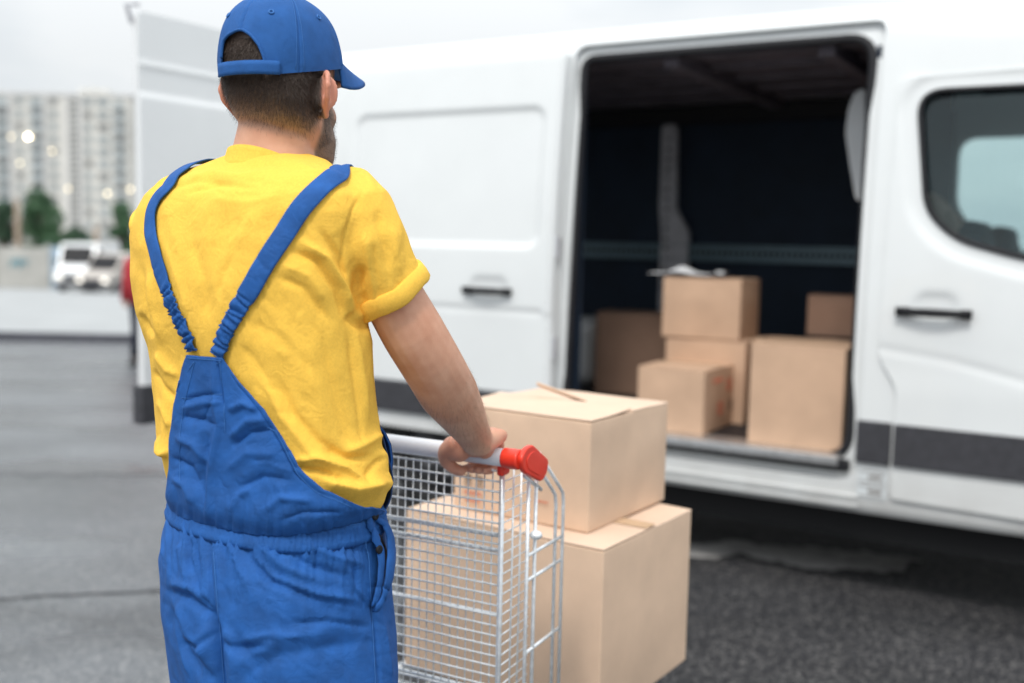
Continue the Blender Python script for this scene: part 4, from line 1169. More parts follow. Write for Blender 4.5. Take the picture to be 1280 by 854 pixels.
# arms
AR = [(430, 262, 1.54, .048), (456, 312, 1.53, .044), (488, 366, 1.545, .0455), (516, 415, 1.565, .048), (541, 457, 1.60, .0475), (560, 490, 1.655, .0475), (577, 517, 1.73, .0395), (588, 536, 1.79, .0325), (596, 550, 1.825, .0285)]
chain(sk, AR)
HO = V(pt(592, 569, 1.885))
t_ = (HO - HE).dot(c1); HO = HE + c1 * t_        # snap onto the push bar axis
def hand(O, W, s):
    F2, F3 = c2, Z3
    L = c1 * s
    K = O + F2 * .012 + F3 * .036 + L * .006
    def rr(c, w_, t_, wd, nd, N=20):
        g = []
        for k in range(N):
            a = 2 * math.pi * k / N; cs, sn = math.cos(a), math.sin(a)
            g.append(c + wd * (math.copysign(abs(cs) ** .75, cs) * w_ / 2) + nd * (math.copysign(abs(sn) ** .8, sn) * t_ / 2))
        return g
    ax = (K - W).normalized()
    nd = ax.cross(L).normalized(); wd = nd.cross(ax).normalized()
    if wd.dot(L) < 0: wd = -wd
    off = L * .002
    rings = []
    for t, w_, t2 in ((-.25, .050, .042), (0, .058, .044), (.25, .070, .042), (.5, .082, .038), (.75, .088, .034), (.95, .088, .029), (1.08, .082, .020)):
        rings.append(rr(W.lerp(K, t) + off * t, w_, t2, wd, nd))
    sk.loft(rings)
    sk.ell(O + L * .004 + F2 * -.017 + F3 * .016, (.040, .020, .018), Matrix((L, F2, F3)).transposed())
    sk.ell(O + L * -.026 + F2 * -.030 + F3 * .012, (.028, .019, .023), Matrix((L, F2, F3)).transposed() @ Matrix.Rotation(s * R_(25), 3, 'Y'))
    sk.ell(O + L * .028 + F2 * -.020 + F3 * .020, (.017, .022, .022), Matrix((L, F2, F3)).transposed())
    for i, (la, k_) in enumerate(((-.033, .95), (-.011, 1.04), (.0115, 1.0), (.032, .84))):
        pr = [(.002, .036), (.020, .036), (.036, .022), (.0405, .002), (.031, -.020), (.015, -.0295), (-.004 - .003 * k_, -.028)]
        rad = [.0102, .0098, .0090, .0092, .0082, .0082, .0072]
        chain(sk, [(O + L * (la * (1 - .06 * j)) + F2 * (a * (.9 + .1 * k_)) + F3 * (b * 1.0), rad[j] * (.88 if i == 3 else 1)) for j, (a, b) in enumerate(pr)], 14, world=True)
        sk.ell(O + L * la + F2 * .018 + F3 * .043, (.0085, .0095, .006), nu=12, nv=8)   # knuckle
    tp = [(-.026, -.034, .020, .0185), (-.042, -.034, .008, .0165), (-.049, -.029, -.008, .0135), (-.044, -.024, -.020, .0118), (-.032, -.020, -.028, .0108), (-.022, -.017, -.031, .0092)]
    chain(sk, [(O + L * a + F2 * b + F3 * c, r) for a, b, c, r in tp], 14, world=True)
WR = V(pt(598, 553, 1.83))
hand(HO, WR, 1)
HL = HE - c1 * .45
LS = V(pt(216, 284, 1.70))
WL = HL - c2 * .058 + Z3 * .05 - c1 * .01
EL = LS.lerp(WL, .52) + Vector((-.05, .02, -.115))
sk_arm = [(LS, .058), (LS.lerp(EL, .35) + Vector((-.006, 0, 0)), .053), (LS.lerp(EL, .7), .048), (EL, .045), (EL.lerp(WL, .3), .045), (EL.lerp(WL, .65), .036), (WL, .0285)]
chain(sk, sk_arm, world=True)
hand(HL, WL, -1)
# hips and legs inside the overalls
pel = ring(650, 226, 468, 1.62, .66)
pc_ = sum(pel, Vector()) / len(pel)
B1, B2 = V(b1), V(b2)
FL = {}
sk.loft([ring(640, 232, 462, 1.62, .66), ring(700, 222, 470, 1.62, .72), ring(790, 232, 476, 1.62, .7), ring(830, 240, 470, 1.62, .6)])
for s in (-1, 1):
    hipj = pc_ + B1 * (s * .095); hipj.z = .90
    ft = pc_ + B1 * (s * .13) + B2 * (.10 if s < 0 else -.06)
    kn = hipj.lerp(Vector((ft.x, ft.y, .09)), .5) + B2 * .035
    ank = Vector((ft.x, ft.y, .10))
    chain(sk, [(hipj, .082), (hipj.lerp(kn, .5), .070), (kn, .052), (kn.lerp(ank, .35), .050), (ank, .034)], world=True)
    chain(sk, [(ank + Vector((0, 0, -.05)), .036), (ank + B2 * .10 + Vector((0, 0, -.062)), .030), (ank + B2 * .17 + Vector((0, 0, -.068)), .022)], world=True)
    FL[s] = (hipj, kn, ank)
man = sk.out('person', M['blue'], origin=MAN0, smooth=True)
mod(man, 'REMESH', mode='VOXEL', voxel_size=.0026)
mod(man, 'SMOOTH', factor=.5, iterations=5)
bake(man)
tag(man, 'man in yellow t-shirt and blue dungarees pushing the trolley, seen from behind', 'person')
# true skin / hair colour stored per vertex
def skinmat():
    m = bpy.data.materials.new('skin'); m.use_nodes = True
    n, l = m.node_tree.nodes, m.node_tree.links; b = n['Principled BSDF']
    at = n.new('ShaderNodeAttribute'); at.attribute_name = 'hair_density'
    tc = n.new('ShaderNodeTexCoord')
    t = n.new('ShaderNodeTexNoise'); t.inputs['Scale'].default_value = 22; t.inputs['Detail'].default_value = 6; l.new(tc.outputs['Object'], t.inputs[0])
    mi = n.new('ShaderNodeMixRGB'); mi.inputs[1].default_value = (.68, .375, .25, 1); mi.inputs[2].default_value = (.58, .285, .18, 1)
    mr = n.new('ShaderNodeMapRange'); mr.inputs[1].default_value = .35; mr.inputs[2].default_value = .65; l.new(t.outputs[0], mr.inputs[0]); l.new(mr.outputs[0], mi.inputs[0])
    t3 = n.new('ShaderNodeTexNoise'); t3.inputs['Scale'].default_value = 480; t3.inputs['Detail'].default_value = 2; l.new(tc.outputs['Object'], t3.inputs[0])
    m3 = n.new('ShaderNodeMath'); m3.operation = 'MULTIPLY_ADD'; m3.inputs[1].default_value = 1.1; m3.inputs[2].default_value = -.55; l.new(t3.outputs[0], m3.inputs[0])
    ad = n.new('ShaderNodeMath'); ad.operation = 'ADD'; l.new(at.outputs['Fac'], ad.inputs[0])
    mm = n.new('ShaderNodeMath'); mm.operation = 'MULTIPLY'; l.new(m3.outputs[0], mm.inputs[0]); l.new(at.outputs['Fac'], mm.inputs[1]); l.new(mm.outputs[0], ad.inputs[1]); ad.use_clamp = True
    mh = n.new('ShaderNodeMixRGB'); mh.inputs[2].default_value = (.095, .064, .050, 1); 
    sc2 = n.new('ShaderNodeMath'); sc2.operation = 'MULTIPLY'; sc2.use_clamp = True; sc2.inputs[1].default_value = 3.2; l.new(at.outputs['Fac'], sc2.inputs[0])
    ms = n.new('ShaderNodeMixRGB'); ms.inputs[2].default_value = (.38, .25, .185, 1); l.new(sc2.outputs[0], ms.inputs[0]); l.new(mi.outputs[0], ms.inputs[1])
    l.new(ad.outputs[0], mh.inputs[0]); l.new(ms.outputs[0], mh.inputs[1])
    ar = n.new('ShaderNodeAttribute'); ar.attribute_name = 'ruddy'
    mrd = n.new('ShaderNodeMixRGB'); mrd.inputs[2].default_value = (.66, .20, .13, 1); l.new(ar.outputs['Fac'], mrd.inputs[0]); l.new(mh.outputs[0], mrd.inputs[1])
    l.new(mrd.outputs[0], b.inputs['Base Color'])
    b.inputs['Roughness'].default_value = .48
    sw = n.new('ShaderNodeMapRange'); sw.inputs[1].default_value = 0; sw.inputs[2].default_value = .15; sw.inputs[3].default_value = .10; sw.inputs[4].default_value = 0; l.new(at.outputs['Fac'], sw.inputs[0]); l.new(sw.outputs[0], b.inputs['Subsurface Weight']); b.inputs['Subsurface Radius'].default_value = (1, .35, .2); b.inputs['Subsurface Scale'].default_value = .006
    bp = n.new('ShaderNodeBump'); bp.inputs['Strength'].default_value = .3; bp.inputs['Distance'].default_value = .001
    t2 = n.new('ShaderNodeTexNoise'); t2.inputs['Scale'].default_value = 420; t2.inputs['Detail'].default_value = 3; l.new(tc.outputs['Object'], t2.inputs[0]); l.new(t2.outputs[0], bp.inputs['Height']); l.new(bp.outputs[0], b.inputs['Normal'])
    return m
M['skin'] = skinmat()
man.data.materials.clear(); man.data.materials.append(M['skin'])
def verts_np(o):
    me = o.data; a = np.empty(len(me.vertices) * 3); me.vertices.foreach_get('co', a); a = a.reshape(-1, 3)
    n_ = np.empty(len(me.vertices) * 3); me.vertices.foreach_get('normal', n_)
    off = np.array(ORG[o.name].to_translation())
    return a + off, n_.reshape(-1, 3), off
W_, N_, off_ = verts_np(man)
hxn, hyn = np.array(hx), np.array(hy)
L_ = W_ - np.array(H0)
lx, ly, lz = L_ @ hxn, L_ @ hyn, L_[:, 2]
rad = np.hypot(lx, ly + .01)
onhead = (lz > -.16) & (lz < .13) & (np.abs(lx) < .13) & (np.abs(ly) < .14)
ss = lambda a, b, x: np.clip((x - a) / (b - a), 0, 1) ** 2 * (3 - 2 * np.clip((x - a) / (b - a), 0, 1))
back = ss(.012, -.015, ly)
notear = ss(.082, .078, np.abs(lx))
nape = -.050 + .030 * (np.abs(lx) / .06) ** 2 * 0 - .012 * np.clip(lx / .05, -1, 1)
den = back * np.clip((lz - nape + .012) / .062, 0, 1) * np.where(lz > 0.01, 1, .85) * onhead * notear
side = ss(.0, .012, ly) * ss(.034, .022, ly) * ss(-.012, .0, lz) * notear * onhead * .75
beard = ss(.008, .022, ly) * ss(.004, -.02, lz + .0 - .25 * (.03 - ly) * 0) * ss(-.128, -.115, lz) * onhead * notear * .40 * ss(.01, -.03, lz - .35 * (.03 - ly)) * np.where((ly > .05) & (lz > -.035), .35, 1)
den = np.clip(np.maximum(np.maximum(den, side), beard), 0, 1)
rud = np.clip(((1 - notear) * onhead) * .45, 0, 1)
dh = np.linalg.norm(W_ - np.array(HO), axis=1); rud = np.maximum(rud, .28 * ss(.09, .05, dh))
for nm, arr in (('hair_density', den), ('ruddy', rud)):
    at = man.data.attributes.new(nm, 'FLOAT', 'POINT'); at.data.foreach_set('value', arr.astype(np.float32))
# real short hair: thin blades
def strands(name, mask, count, ln, wd, lay, parent, mat_):
    idx = rng.choice(len(W_), size=count, p=mask / mask.sum())
    v = []; f = []
    base = W_[idx] + rng.normal(0, .0011, (count, 3)); nn = N_[idx]
    dr = np.tile(np.array([0, 0, -1.0]), (count, 1)) * lay + nn * 1.0 + rng.normal(0, .35, (count, 3))
    dr -= np.outer(lx[idx] * 0, hyn)
    dr /= np.linalg.norm(dr, axis=1)[:, None]
    sd_ = np.cross(dr, nn + rng.normal(0, .2, (count, 3))); sd_ /= np.linalg.norm(sd_, axis=1)[:, None] + 1e-9
    l_ = ln * rng.uniform(.6, 1.2, (count, 1))
    mid = base + dr * l_ * .55 + np.array([0, 0, -1]) * l_ * .08; tip = base + dr * l_ + np.array([0, 0, -1]) * l_ * .28
    V_ = np.stack([base - sd_ * wd, base + sd_ * wd, mid + sd_ * wd * .8, mid - sd_ * wd * .8, tip], 1).reshape(-1, 3)
    F_ = []
    for k in range(count): q = k * 5; F_ += [(q, q + 1, q + 2, q + 3), (q + 3, q + 2, q + 4)]
    return add(name, list(V_), F_, mat_, parent)
capz = .012 + .2 * (ly + .1)
hm = np.where(lz < .10, den, 0) * ((ly < .04) & (lz > -.075)) * np.where((lz > capz + .001) & ~((np.abs(lx + .001) < .031) & (ly < 0) & (lz < .067)), 0, 1)
strands('hair', hm ** 1.9 + 1e-12, 30000, .0075, .00012, 1.3, man, M['hair'])
strands('beard', beard ** 1.3 + 1e-12, 7000, .0035, .0001, .5, man, M['hair'])
fa = np.array(pt(560, 490, 1.655)); fb = np.array(pt(596, 550, 1.825)); ab_ = fb - fa
tt_ = np.clip(((W_ - fa) @ ab_) / (ab_ @ ab_), -.3, 1); dd_ = np.linalg.norm(W_ - fa - tt_[:, None] * ab_, axis=1)
strands('arm_hair', ((dd_ < .06) & (tt_ > -.25) & (tt_ < .98)) * 1.0 + 1e-12, 2600, .0085, .00006, .9, man, M['hair'])
for s in (-1, 1): MB().ell(hp(s * .031, .072, .004), (.011, .011, .011)).out('eye', M['eye'], man, smooth=True)

# ---- clothes
def folds(o, lst, nscale=9, namp=.0012, aniso=(1, 1, 1.6), allv=True, extra=None, fine=.0006):
    W, N, off = verts_np(o)
    q = proj(W); px, py = q[:, 0], q[:, 1]
    view = np.array(CC) - W; view /= np.linalg.norm(view, axis=1)[:, None]
    fac = np.clip(((N * view).sum(1) + .05) / .3, 0, 1)
    D = np.zeros(len(W))
    for pts, wd, amp in lst:
        P = np.array(pts, float); best = np.full(len(W), 1e9); tt = np.zeros(len(W))
        seg = np.linalg.norm(P[1:] - P[:-1], axis=1); cum = np.concatenate([[0], np.cumsum(seg)]); T = cum[-1]
        for i in range(len(P) - 1):
            ab = P[i + 1] - P[i]; ap = np.stack([px, py], 1) - P[i]
            t = np.clip(ap @ ab / (ab @ ab), 0, 1); d = np.linalg.norm(ap - t[:, None] * ab, axis=1)
            m_ = d < best; best = np.where(m_, d, best); tt = np.where(m_, (cum[i] + t * seg[i]) / T, tt)
        tap = np.clip(np.minimum(tt, 1 - tt) * 5 + .12, 0, 1)
        D += amp * .0017 * np.exp(-(best / (wd * .95)) ** (1.35 if amp > 0 else 1.7)) * tap * fac
    NZ = np.array([noise.noise(Vector((a[0] * nscale * aniso[0], a[1] * nscale * aniso[1], a[2] * nscale / aniso[2])) + Vector((3, 1, 7)) + .6 * noise.noise_vector(Vector(a) * nscale * .7)) for a in W])
    NZ2 = np.array([noise.noise(Vector(a) * nscale * 3.1) for a in W])
    D += 1.5 * namp * (1 - 2.6 * np.abs(NZ)) + namp * .5 * NZ2
    NZ3 = np.array([noise.noise(Vector((a[0] * 24, a[1] * 24, a[2] * 11)) + 1.2 * noise.noise_vector(Vector(a) * 9)) for a in W])
    D += fine * (1 - 3 * np.abs(NZ3))
    if extra is not None: D += extra(W, N, px, py, fac)
    W = W + N * D[:, None]
    o.data.vertices.foreach_set('co', (W - off).astype(np.float32).ravel()); o.data.update()
    return o
sh = MB()
sh.loft([ring(*q[:5], grow=.0) for q in TOR])
SL = [(418, 246, 1.53, .060), (440, 272, 1.515, .063), (456, 303, 1.515, .059), (472, 336, 1.53, .0565), (489, 366, 1.545, .0555)]
def loft_chain(mb, pts, N=40, flat_end=True):
    P = [V(pt(*q[:3])) if not isinstance(q[0], Vector) else q[0] for q in pts]; r = [q[-1] for q in pts]
    mb.tube(P, r, N)
loft_chain(sh, SL)
L1 = LS.lerp(EL, .62)
LSP = [(LS + Vector((.06, -.03, .03)), .058), (LS + Vector((.0, 0, .0)), .0665), (LS.lerp(EL, .33), .066), (LS.lerp(EL, .66), .063)]
sh.tube([a for a, b in LSP], [b for a, b in LSP], 40)
shirt = sh.out('t_shirt', M['shirt'], man, smooth=True)
mod(shirt, 'REMESH', mode='VOXEL', voxel_size=.0034); mod(shirt, 'SMOOTH', factor=.5, iterations=14); bake(shirt)
me = shirt.data; me.polygons.foreach_set('use_smooth', [True] * len(me.polygons))
man.data.polygons.foreach_set('use_smooth', [True] * len(man.data.polygons))
def bvh(o):
    off = ORG[o.name].to_translation()
    return BVHTree.FromPolygons([v.co + off for v in o.data.vertices], [tuple(p.vertices) for p in o.data.polygons])
def creases(seed, box_, n_, field, amp, L=(14, 40)):
    r = random.Random(seed); out = []
    for _ in range(n_):
        x, y = r.uniform(box_[0], box_[2]), r.uniform(box_[1], box_[3]); a = field(x, y) + r.gauss(0, .28); l_ = r.uniform(*L); c = r.uniform(-.35, .35)
        P_ = []
        for k in range(5):
            t = k / 4 - .5; P_.append((x + math.cos(a + c * t) * l_ * t, y + math.sin(a + c * t) * l_ * t))
        out.append((P_, r.uniform(1.6, 3.2), r.choice((-1, -1, 1)) * r.uniform(.4, 1) * amp))
    return out
SHF = [
    ([(455, 236), (440, 262), (429, 292), (427, 330), (437, 368), (452, 402)], 2.2, -1.6),     # armhole seam
    ([(452, 330), (446, 362), (455, 396)], 8, -4.5), ([(436, 392), (446, 402), (462, 410)], 9, -5),
    ([(362, 312), (396, 328), (420, 362), (434, 402)], 5, -3.6), ([(372, 300), (408, 322), (430, 360), (442, 392)], 6, 3.8),
    ([(350, 330), (385, 345), (408, 380)], 7, 2.0), ([(345, 345), (380, 360), (412, 402)], 5, -2.2), ([(398, 285), (420, 318), (432, 350)], 5, -2.4),
    ([(436, 410), (440, 450), (447, 505), (452, 560)], 5, -2.2), ([(446, 415), (452, 470), (460, 530)], 6, 2.2),
    ([(402, 420), (412, 470), (428, 530), (440, 570)], 8, -1.8), ([(385, 430), (392, 480), (410, 540)], 8, 1.6),
    ([(330, 470), (352, 520), (388, 566), (430, 590)], 6, 2.6), ([(345, 470), (366, 515), (398, 552), (440, 574)], 6, -2.4),
    ([(366, 575), (400, 572), (432, 584), (455, 604)], 5, 4.2), ([(372, 586), (402, 590), (432, 602)], 4, -4.0), ([(402, 562), (436, 574), (468, 570)], 5, -3),
    ([(450, 606), (458, 590), (476, 570)], 4, -2.6), ([(430, 566), (462, 552), (480, 540)], 6, 3),
    ([(402, 598), (440, 610), (480, 602)], 11, 9), ([(474, 560), (486, 590), (482, 615)], 10, 5),
    ([(228, 232), (262, 218), (300, 222), (338, 214)], 5, 1.6), ([(232, 244), (272, 232), (316, 236)], 4, -1.5), ([(300, 208), (342, 204), (382, 214)], 5, -1.4), ([(262, 250), (310, 254), (352, 246)], 7, 1.2),
    ([(215, 236), (250, 228), (290, 232)], 4, -1.3), ([(370, 200), (392, 216), (430, 228)], 4, 1.6),
    ([(206, 300), (224, 352), (240, 400)], 7, 1.6), ([(240, 300), (256, 350), (262, 402)], 8, -1.3), ([(300, 300), (282, 340), (270, 372)], 7, -1.5), ([(318, 262), (300, 305), (285, 330)], 8, 1.4),
    ([(176, 330), (180, 370), (190, 415)], 6, -2.6), ([(186, 340), (192, 390), (205, 430)], 6, 2.4), ([(172, 392), (184, 410), (196, 420)], 5, -3),
    ([(196, 440), (210, 462), (226, 470)], 6, 2.6), ([(190, 462), (206, 486), (220, 500)], 5, -2.8), ([(198, 500), (210, 520), (216, 535)], 5, 2.5), ([(196, 548), (206, 562), (214, 570)], 6, 7),
    ([(470, 262), (478, 300), (486, 338)], 6, -1.8), ([(492, 284), (494, 318), (500, 344)], 6, 1.8), ([(455, 290), (462, 330), (470, 372)], 6, 2.2), ([(466, 300), (470, 340), (476, 380)], 4, -1.8),
    ([(300, 430), (320, 450), (350, 500)], 7, -1.3), ([(345, 400), (372, 440), (382, 500)], 8, 1.3), ([(300, 400), (350, 420), (400, 470)], 9, -1.3),
]
shb = bvh(shirt)
def fs(x, y):
    if x > 430 and y < 400: return math.atan2(y - 235, x - 470) if y > 260 else .6
    if y < 250: return .1
    return math.atan2(600 - y, 480 - x) if x > 330 else math.atan2(y - 200, x - 330) + math.pi
folds(shirt, [(a, b * .92, c * 1.25) for a, b, c in SHF] + creases(11, (175, 215, 520, 610), 150, fs, .75), 10, .0018, fine=.0009)
# rolled cuffs
def cuff(c, ax, R, name='sleeve_cuff', wdt=.028):
    a = ax.orthogonal().normalized(); b = ax.cross(a); N = 72
    prof = [(-wdt * .5, R - .004), (-wdt * .5 - .001, R + .002), (-wdt * .42, R + .0062), (0, R + .0076), (wdt * .42, R + .0070), (wdt * .52, R + .0045), (wdt * .52, R + .0005), (wdt * .4, R - .003), (-wdt * .2, R - .006)]
    v = []; f = []; n = len(prof)
    for k in range(N):
        t = 2 * math.pi * k / N
        wob = .0016 * math.sin(t * 5 + 1) + .0014 * noise.noise(Vector((math.cos(t) * 3, math.sin(t) * 3, 2)))
        for h, r in prof:
            v.append(c + ax * (h + wob) + (a * math.cos(t) + b * math.sin(t)) * (r + wob * .8))
    for k in range(N):
        for i in range(n): f.append((k * n + i, k * n + (i + 1) % n, ((k + 1) % N) * n + (i + 1) % n, ((k + 1) % N) * n + i))
    return add(name, v, f, M['shirt'], shirt, smooth=True)
q0, q1_ = V(pt(480, 352, 1.537)), V(pt(489, 366, 1.545))
caxis = (V(pt(494, 367, 1.545)) - V(pt(464, 322, 1.52))).normalized()
cuff(q1_ - caxis * .006, caxis, .0550)
cuff(L1, (EL - LS).normalized(), .063)
# collar band
cc_ = V(pt(341, 197, 1.587)); v = []; f = []; N = 72
for k in range(N):
    t = 2 * math.pi * k / N
    a_, b_ = .0655, .066
    o_ = B1 * (a_ * math.cos(t)) + B2 * (b_ * math.sin(t)); up_ = -.034 * (math.sin(t) + 1) / 2 * 1.6 + .004
    for h, r in ((.0, -.001), (.008, -.003), (.0105, -.001), (.0095, .002), (.002, .004), (-.012, .009), (-.030, .020)):
        v.append(cc_ + o_ + o_.normalized() * r + Z3 * (h + up_))
n = 7
for k in range(N):
    for i in range(n - 1): f.append((k * n + i, k * n + i + 1, ((k + 1) % N) * n + i + 1, ((k + 1) % N) * n + i))
co = add('collar', v, f, M['shirt'], shirt, smooth=True); mod(co, 'SOLIDIFY', thickness=.002)

# overalls: trousers
tr = MB()
TRR = [(620, 216, 476, 1.615, .66), (636, 215, 477, 1.615, .66), (652, 209, 480, 1.615, .69), (668, 205, 483, 1.615, .72), (700, 199, 489, 1.615, .76), (750, 202, 491, 1.615, .80), (800, 208, 494, 1.615, .78), (850, 214, 497, 1.615, .74), (875, 220, 496, 1.615, .68)]
tr.loft([ring(*q) for q in TRR])
for s in (-1, 1):
    hipj, kn, ank = FL[s]
    top = pc_ + B1 * (s * .088); top.z = .93
    tr.tube([top, top.lerp(kn, .3), top.lerp(kn, .65), kn, kn.lerp(ank, .5), ank + Z3 * .04, ank + Z3 * .0], [.108, .112, .100, .088, .082, .080, .078], 36)
trs = tr.out('dungarees', M['blue'], man, smooth=True)
mod(trs, 'REMESH', mode='VOXEL', voxel_size=.0042); mod(trs, 'SMOOTH', factor=.5, iterations=10); bake(trs)
trs.data.polygons.foreach_set('use_smooth', [True] * len(trs.data.polygons))
trb = bvh(trs)
def gather(W, N, px, py, fac):
    r = (.65 * ss(730, 668, py) + .35 * ss(800, 700, py)) * ss(642, 655, py)
    wv = np.sin(px * .42 + 2.2 * np.sin(px * .13) + (py - 660) * .01 * np.sin(px * .05)) * .6 + np.sin(px * .95 + 1.7 * np.sin(px * .07)) * .4
    return .0050 * r * wv * fac * ss(480, 440, px)
TRF = [
    ([(268, 770), (271, 800), (275, 835), (279, 880)], 5.5, -6.5), ([(284, 770), (292, 815), (298, 880)], 9, 3.5), ([(258, 780), (256, 820), (258, 880)], 7, 3.0), ([(276, 800), (300, 812), (336, 806)], 4, -3.0), ([(270, 790), (250, 806), (226, 806)], 4, -2.6),
    ([(262, 664), (263, 700), (266, 750), (271, 800), (275, 860)], 2.4, -2.6), ([(270, 668), (272, 720), (278, 790)], 4, 1.4),
    ([(212, 738), (238, 748), (262, 768), (272, 796)], 4.5, -4.2), ([(214, 728), (240, 734), (262, 750)], 5, 3.0), ([(222, 752), (236, 790), (262, 820)], 6, 2.8), ([(214, 760), (232, 812), (262, 850)], 5, -2.8),
    ([(224, 676), (230, 706), (236, 728)], 5, 2.2), ([(240, 672), (246, 700), (250, 724)], 4, -2.0),
    ([(285, 672), (298, 700), (312, 740)], 5, 2.4), ([(300, 672), (322, 706), (352, 738)], 5, -2.4), ([(318, 674), (352, 706), (398, 726)], 5, 2.6), ([(338, 674), (378, 704), (432, 722)], 5, -2.4), ([(368, 672), (412, 694), (458, 706)], 5, 2.2), ([(330, 700), (372, 742), (436, 770)], 7, -1.8), ([(400, 668), (440, 684), (462, 690)], 4, -2),
    ([(280, 770), (300, 806), (330, 830)], 8, -2.4), ([(300, 850), (350, 818), (430, 806), (470, 800)], 9, -1.8), ([(290, 835), (345, 800), (420, 786)], 8, 1.6),
    ([(466, 745), (470, 790), (474, 858)], 2.2, -2.0), ([(440, 700), (446, 740), (462, 760)], 3, -1.4), ([(304, 690), (336, 726), (392, 748), (446, 756)], 2.6, -2.2), ([(308, 686), (340, 720), (396, 742), (450, 750)], 3, 2.4), ([(236, 690), (246, 730), (268, 770)], 2.6, -2.0), ([(360, 780), (410, 776), (466, 784)], 3, -2.0), ([(300, 800), (340, 792), (380, 794)], 3, 2.0), ([(420, 690), (440, 730), (458, 752)], 3, 2.0), ([(216, 770), (226, 806), (240, 846)], 3, 2.2), ([(240, 800), (256, 830), (270, 856)], 4, -2.6), ([(478, 770), (484, 820), (488, 856)], 5, 1.6),
]
folds(trs, [(a, b, c * 1.5) for a, b, c in TRF] + creases(12, (205, 680, 490, 860), 90, lambda x, y: (1.1 - (x - 262) / 260) if x > 262 else 1.0, 1.0, (18, 55)), 8, .0019, extra=gather, fine=.0008)
# waistband: gathered elastic
v = []; f = []; rows = [(624, -.002), (627, .005), (630, .0085), (633.5, .005), (637, .0088), (640.5, .005), (644, .0085), (648, .004), (652, -.001)]
RG = []
for y, g in rows:
    if y <= 636: a_, b_ = TRR[0], TRR[1]; k = (y - 620) / 16
    else: a_, b_ = TRR[1], TRR[2]; k = (y - 636) / 16
    q = [a_[i] * (1 - k) + b_[i] * k for i in range(5)]; q[0] = y
    R0 = ring(*q, N=420); c = sum(R0, Vector()) / len(R0); o_ = []
    for i, p in enumerate(R0):
        th = i * 2 * math.pi / 420; d = (p - c); d.z = 0; d.normalize()
        w_ = math.sin(th * 74 + 2.5 * math.sin(th * 9) + y * .25 * math.sin(th * 7)) * .55 + math.sin(th * 121 + 2 * math.sin(th * 5) - y * .2) * .45
        o_.append(p + d * (g * .55 + .0012 + .0014 * w_ * (1 if 626 < y < 647 else .5)))
    RG.append(o_)
mb = MB(); mb.loft(RG, cap=False); wb_ = mb.out('waistband', M['blue'], trs, smooth=True); mod(wb_, 'SOLIDIFY', thickness=.002)
# back panel
def hit(px, py, bv, off):
    r = V(ray(px, py)).normalized()
    h = bv.ray_cast(V(CC), r)
    if h[0] is None:
        p = V(pt(px, py, 1.60)); h = bv.find_nearest(p)
        return h[0] + h[1] * off, h[1]
    n_ = h[1]
    if n_.dot(r) > 0: n_ = -n_
    return h[0] + n_ * off, n_
def poly_at(P, t):
    P = [Vector(p) for p in P]; L = [0]
    for i in range(len(P) - 1): L.append(L[-1] + (P[i + 1] - P[i]).length)
    s = t * L[-1]
    for i in range(len(P) - 1):
        if s <= L[i + 1] + 1e-9: return P[i].lerp(P[i + 1], (s - L[i]) / (L[i + 1] - L[i]))
    return P[-1]
def panel(left, right, nu, nv, bv, off, bow=0, name='back_panel', material=None, parent=None, thick=.0018, offf=None):
    v = []; f = []
    for j in range(nv + 1):
        t = j / nv; a = poly_at(left, t); b = poly_at(right, t)
        for i in range(nu + 1):
            s = i / nu; q = a.lerp(b, s)
            p, n_ = hit(q.x, q.y + bow * t ** 3 * math.sin(math.pi * s), bv, off if offf is None else offf(s, t))
            v.append(p)
    # relax so the sheet hangs smoothly
    for _ in range(3):
        w2 = list(v)
        for j in range(1, nv):
            for i in range(1, nu):
                k = j * (nu + 1) + i; w2[k] = (v[k - 1] + v[k + 1] + v[k - nu - 1] + v[k + nu + 1]) / 4 * .6 + v[k] * .4
        v = w2
    for j in range(nv):
        for i in range(nu): q = j * (nu + 1) + i; f.append((q, q + nu + 1, q + nu + 2, q + 1))
    o = add(name, v, f, material or M['blue'], parent, smooth=True)
    return o
LE = [(243, 441), (236, 470), (227, 505), (223, 540), (222, 570), (223, 605), (223, 640)]
RE = [(285, 445), (296, 462), (308, 478), (337, 511), (358, 547), (378, 586), (403, 611), (444, 628), (480, 634)]
bp_ = panel(LE, RE, 110, 120, shb, .0085, 26, parent=trs, offf=lambda s, t: .0105 + .0055 * math.exp(-((t - .87) / .10) ** 2) - .004 * max(0, t - .9) * 10)
def gather2(W, N, px, py, fac):
    r = ss(610, 652, py)
    return .0016 * r * (np.sin(px * .40 + 2 * np.sin(px * .11)) * .6 + np.sin(px * .9) * .4)
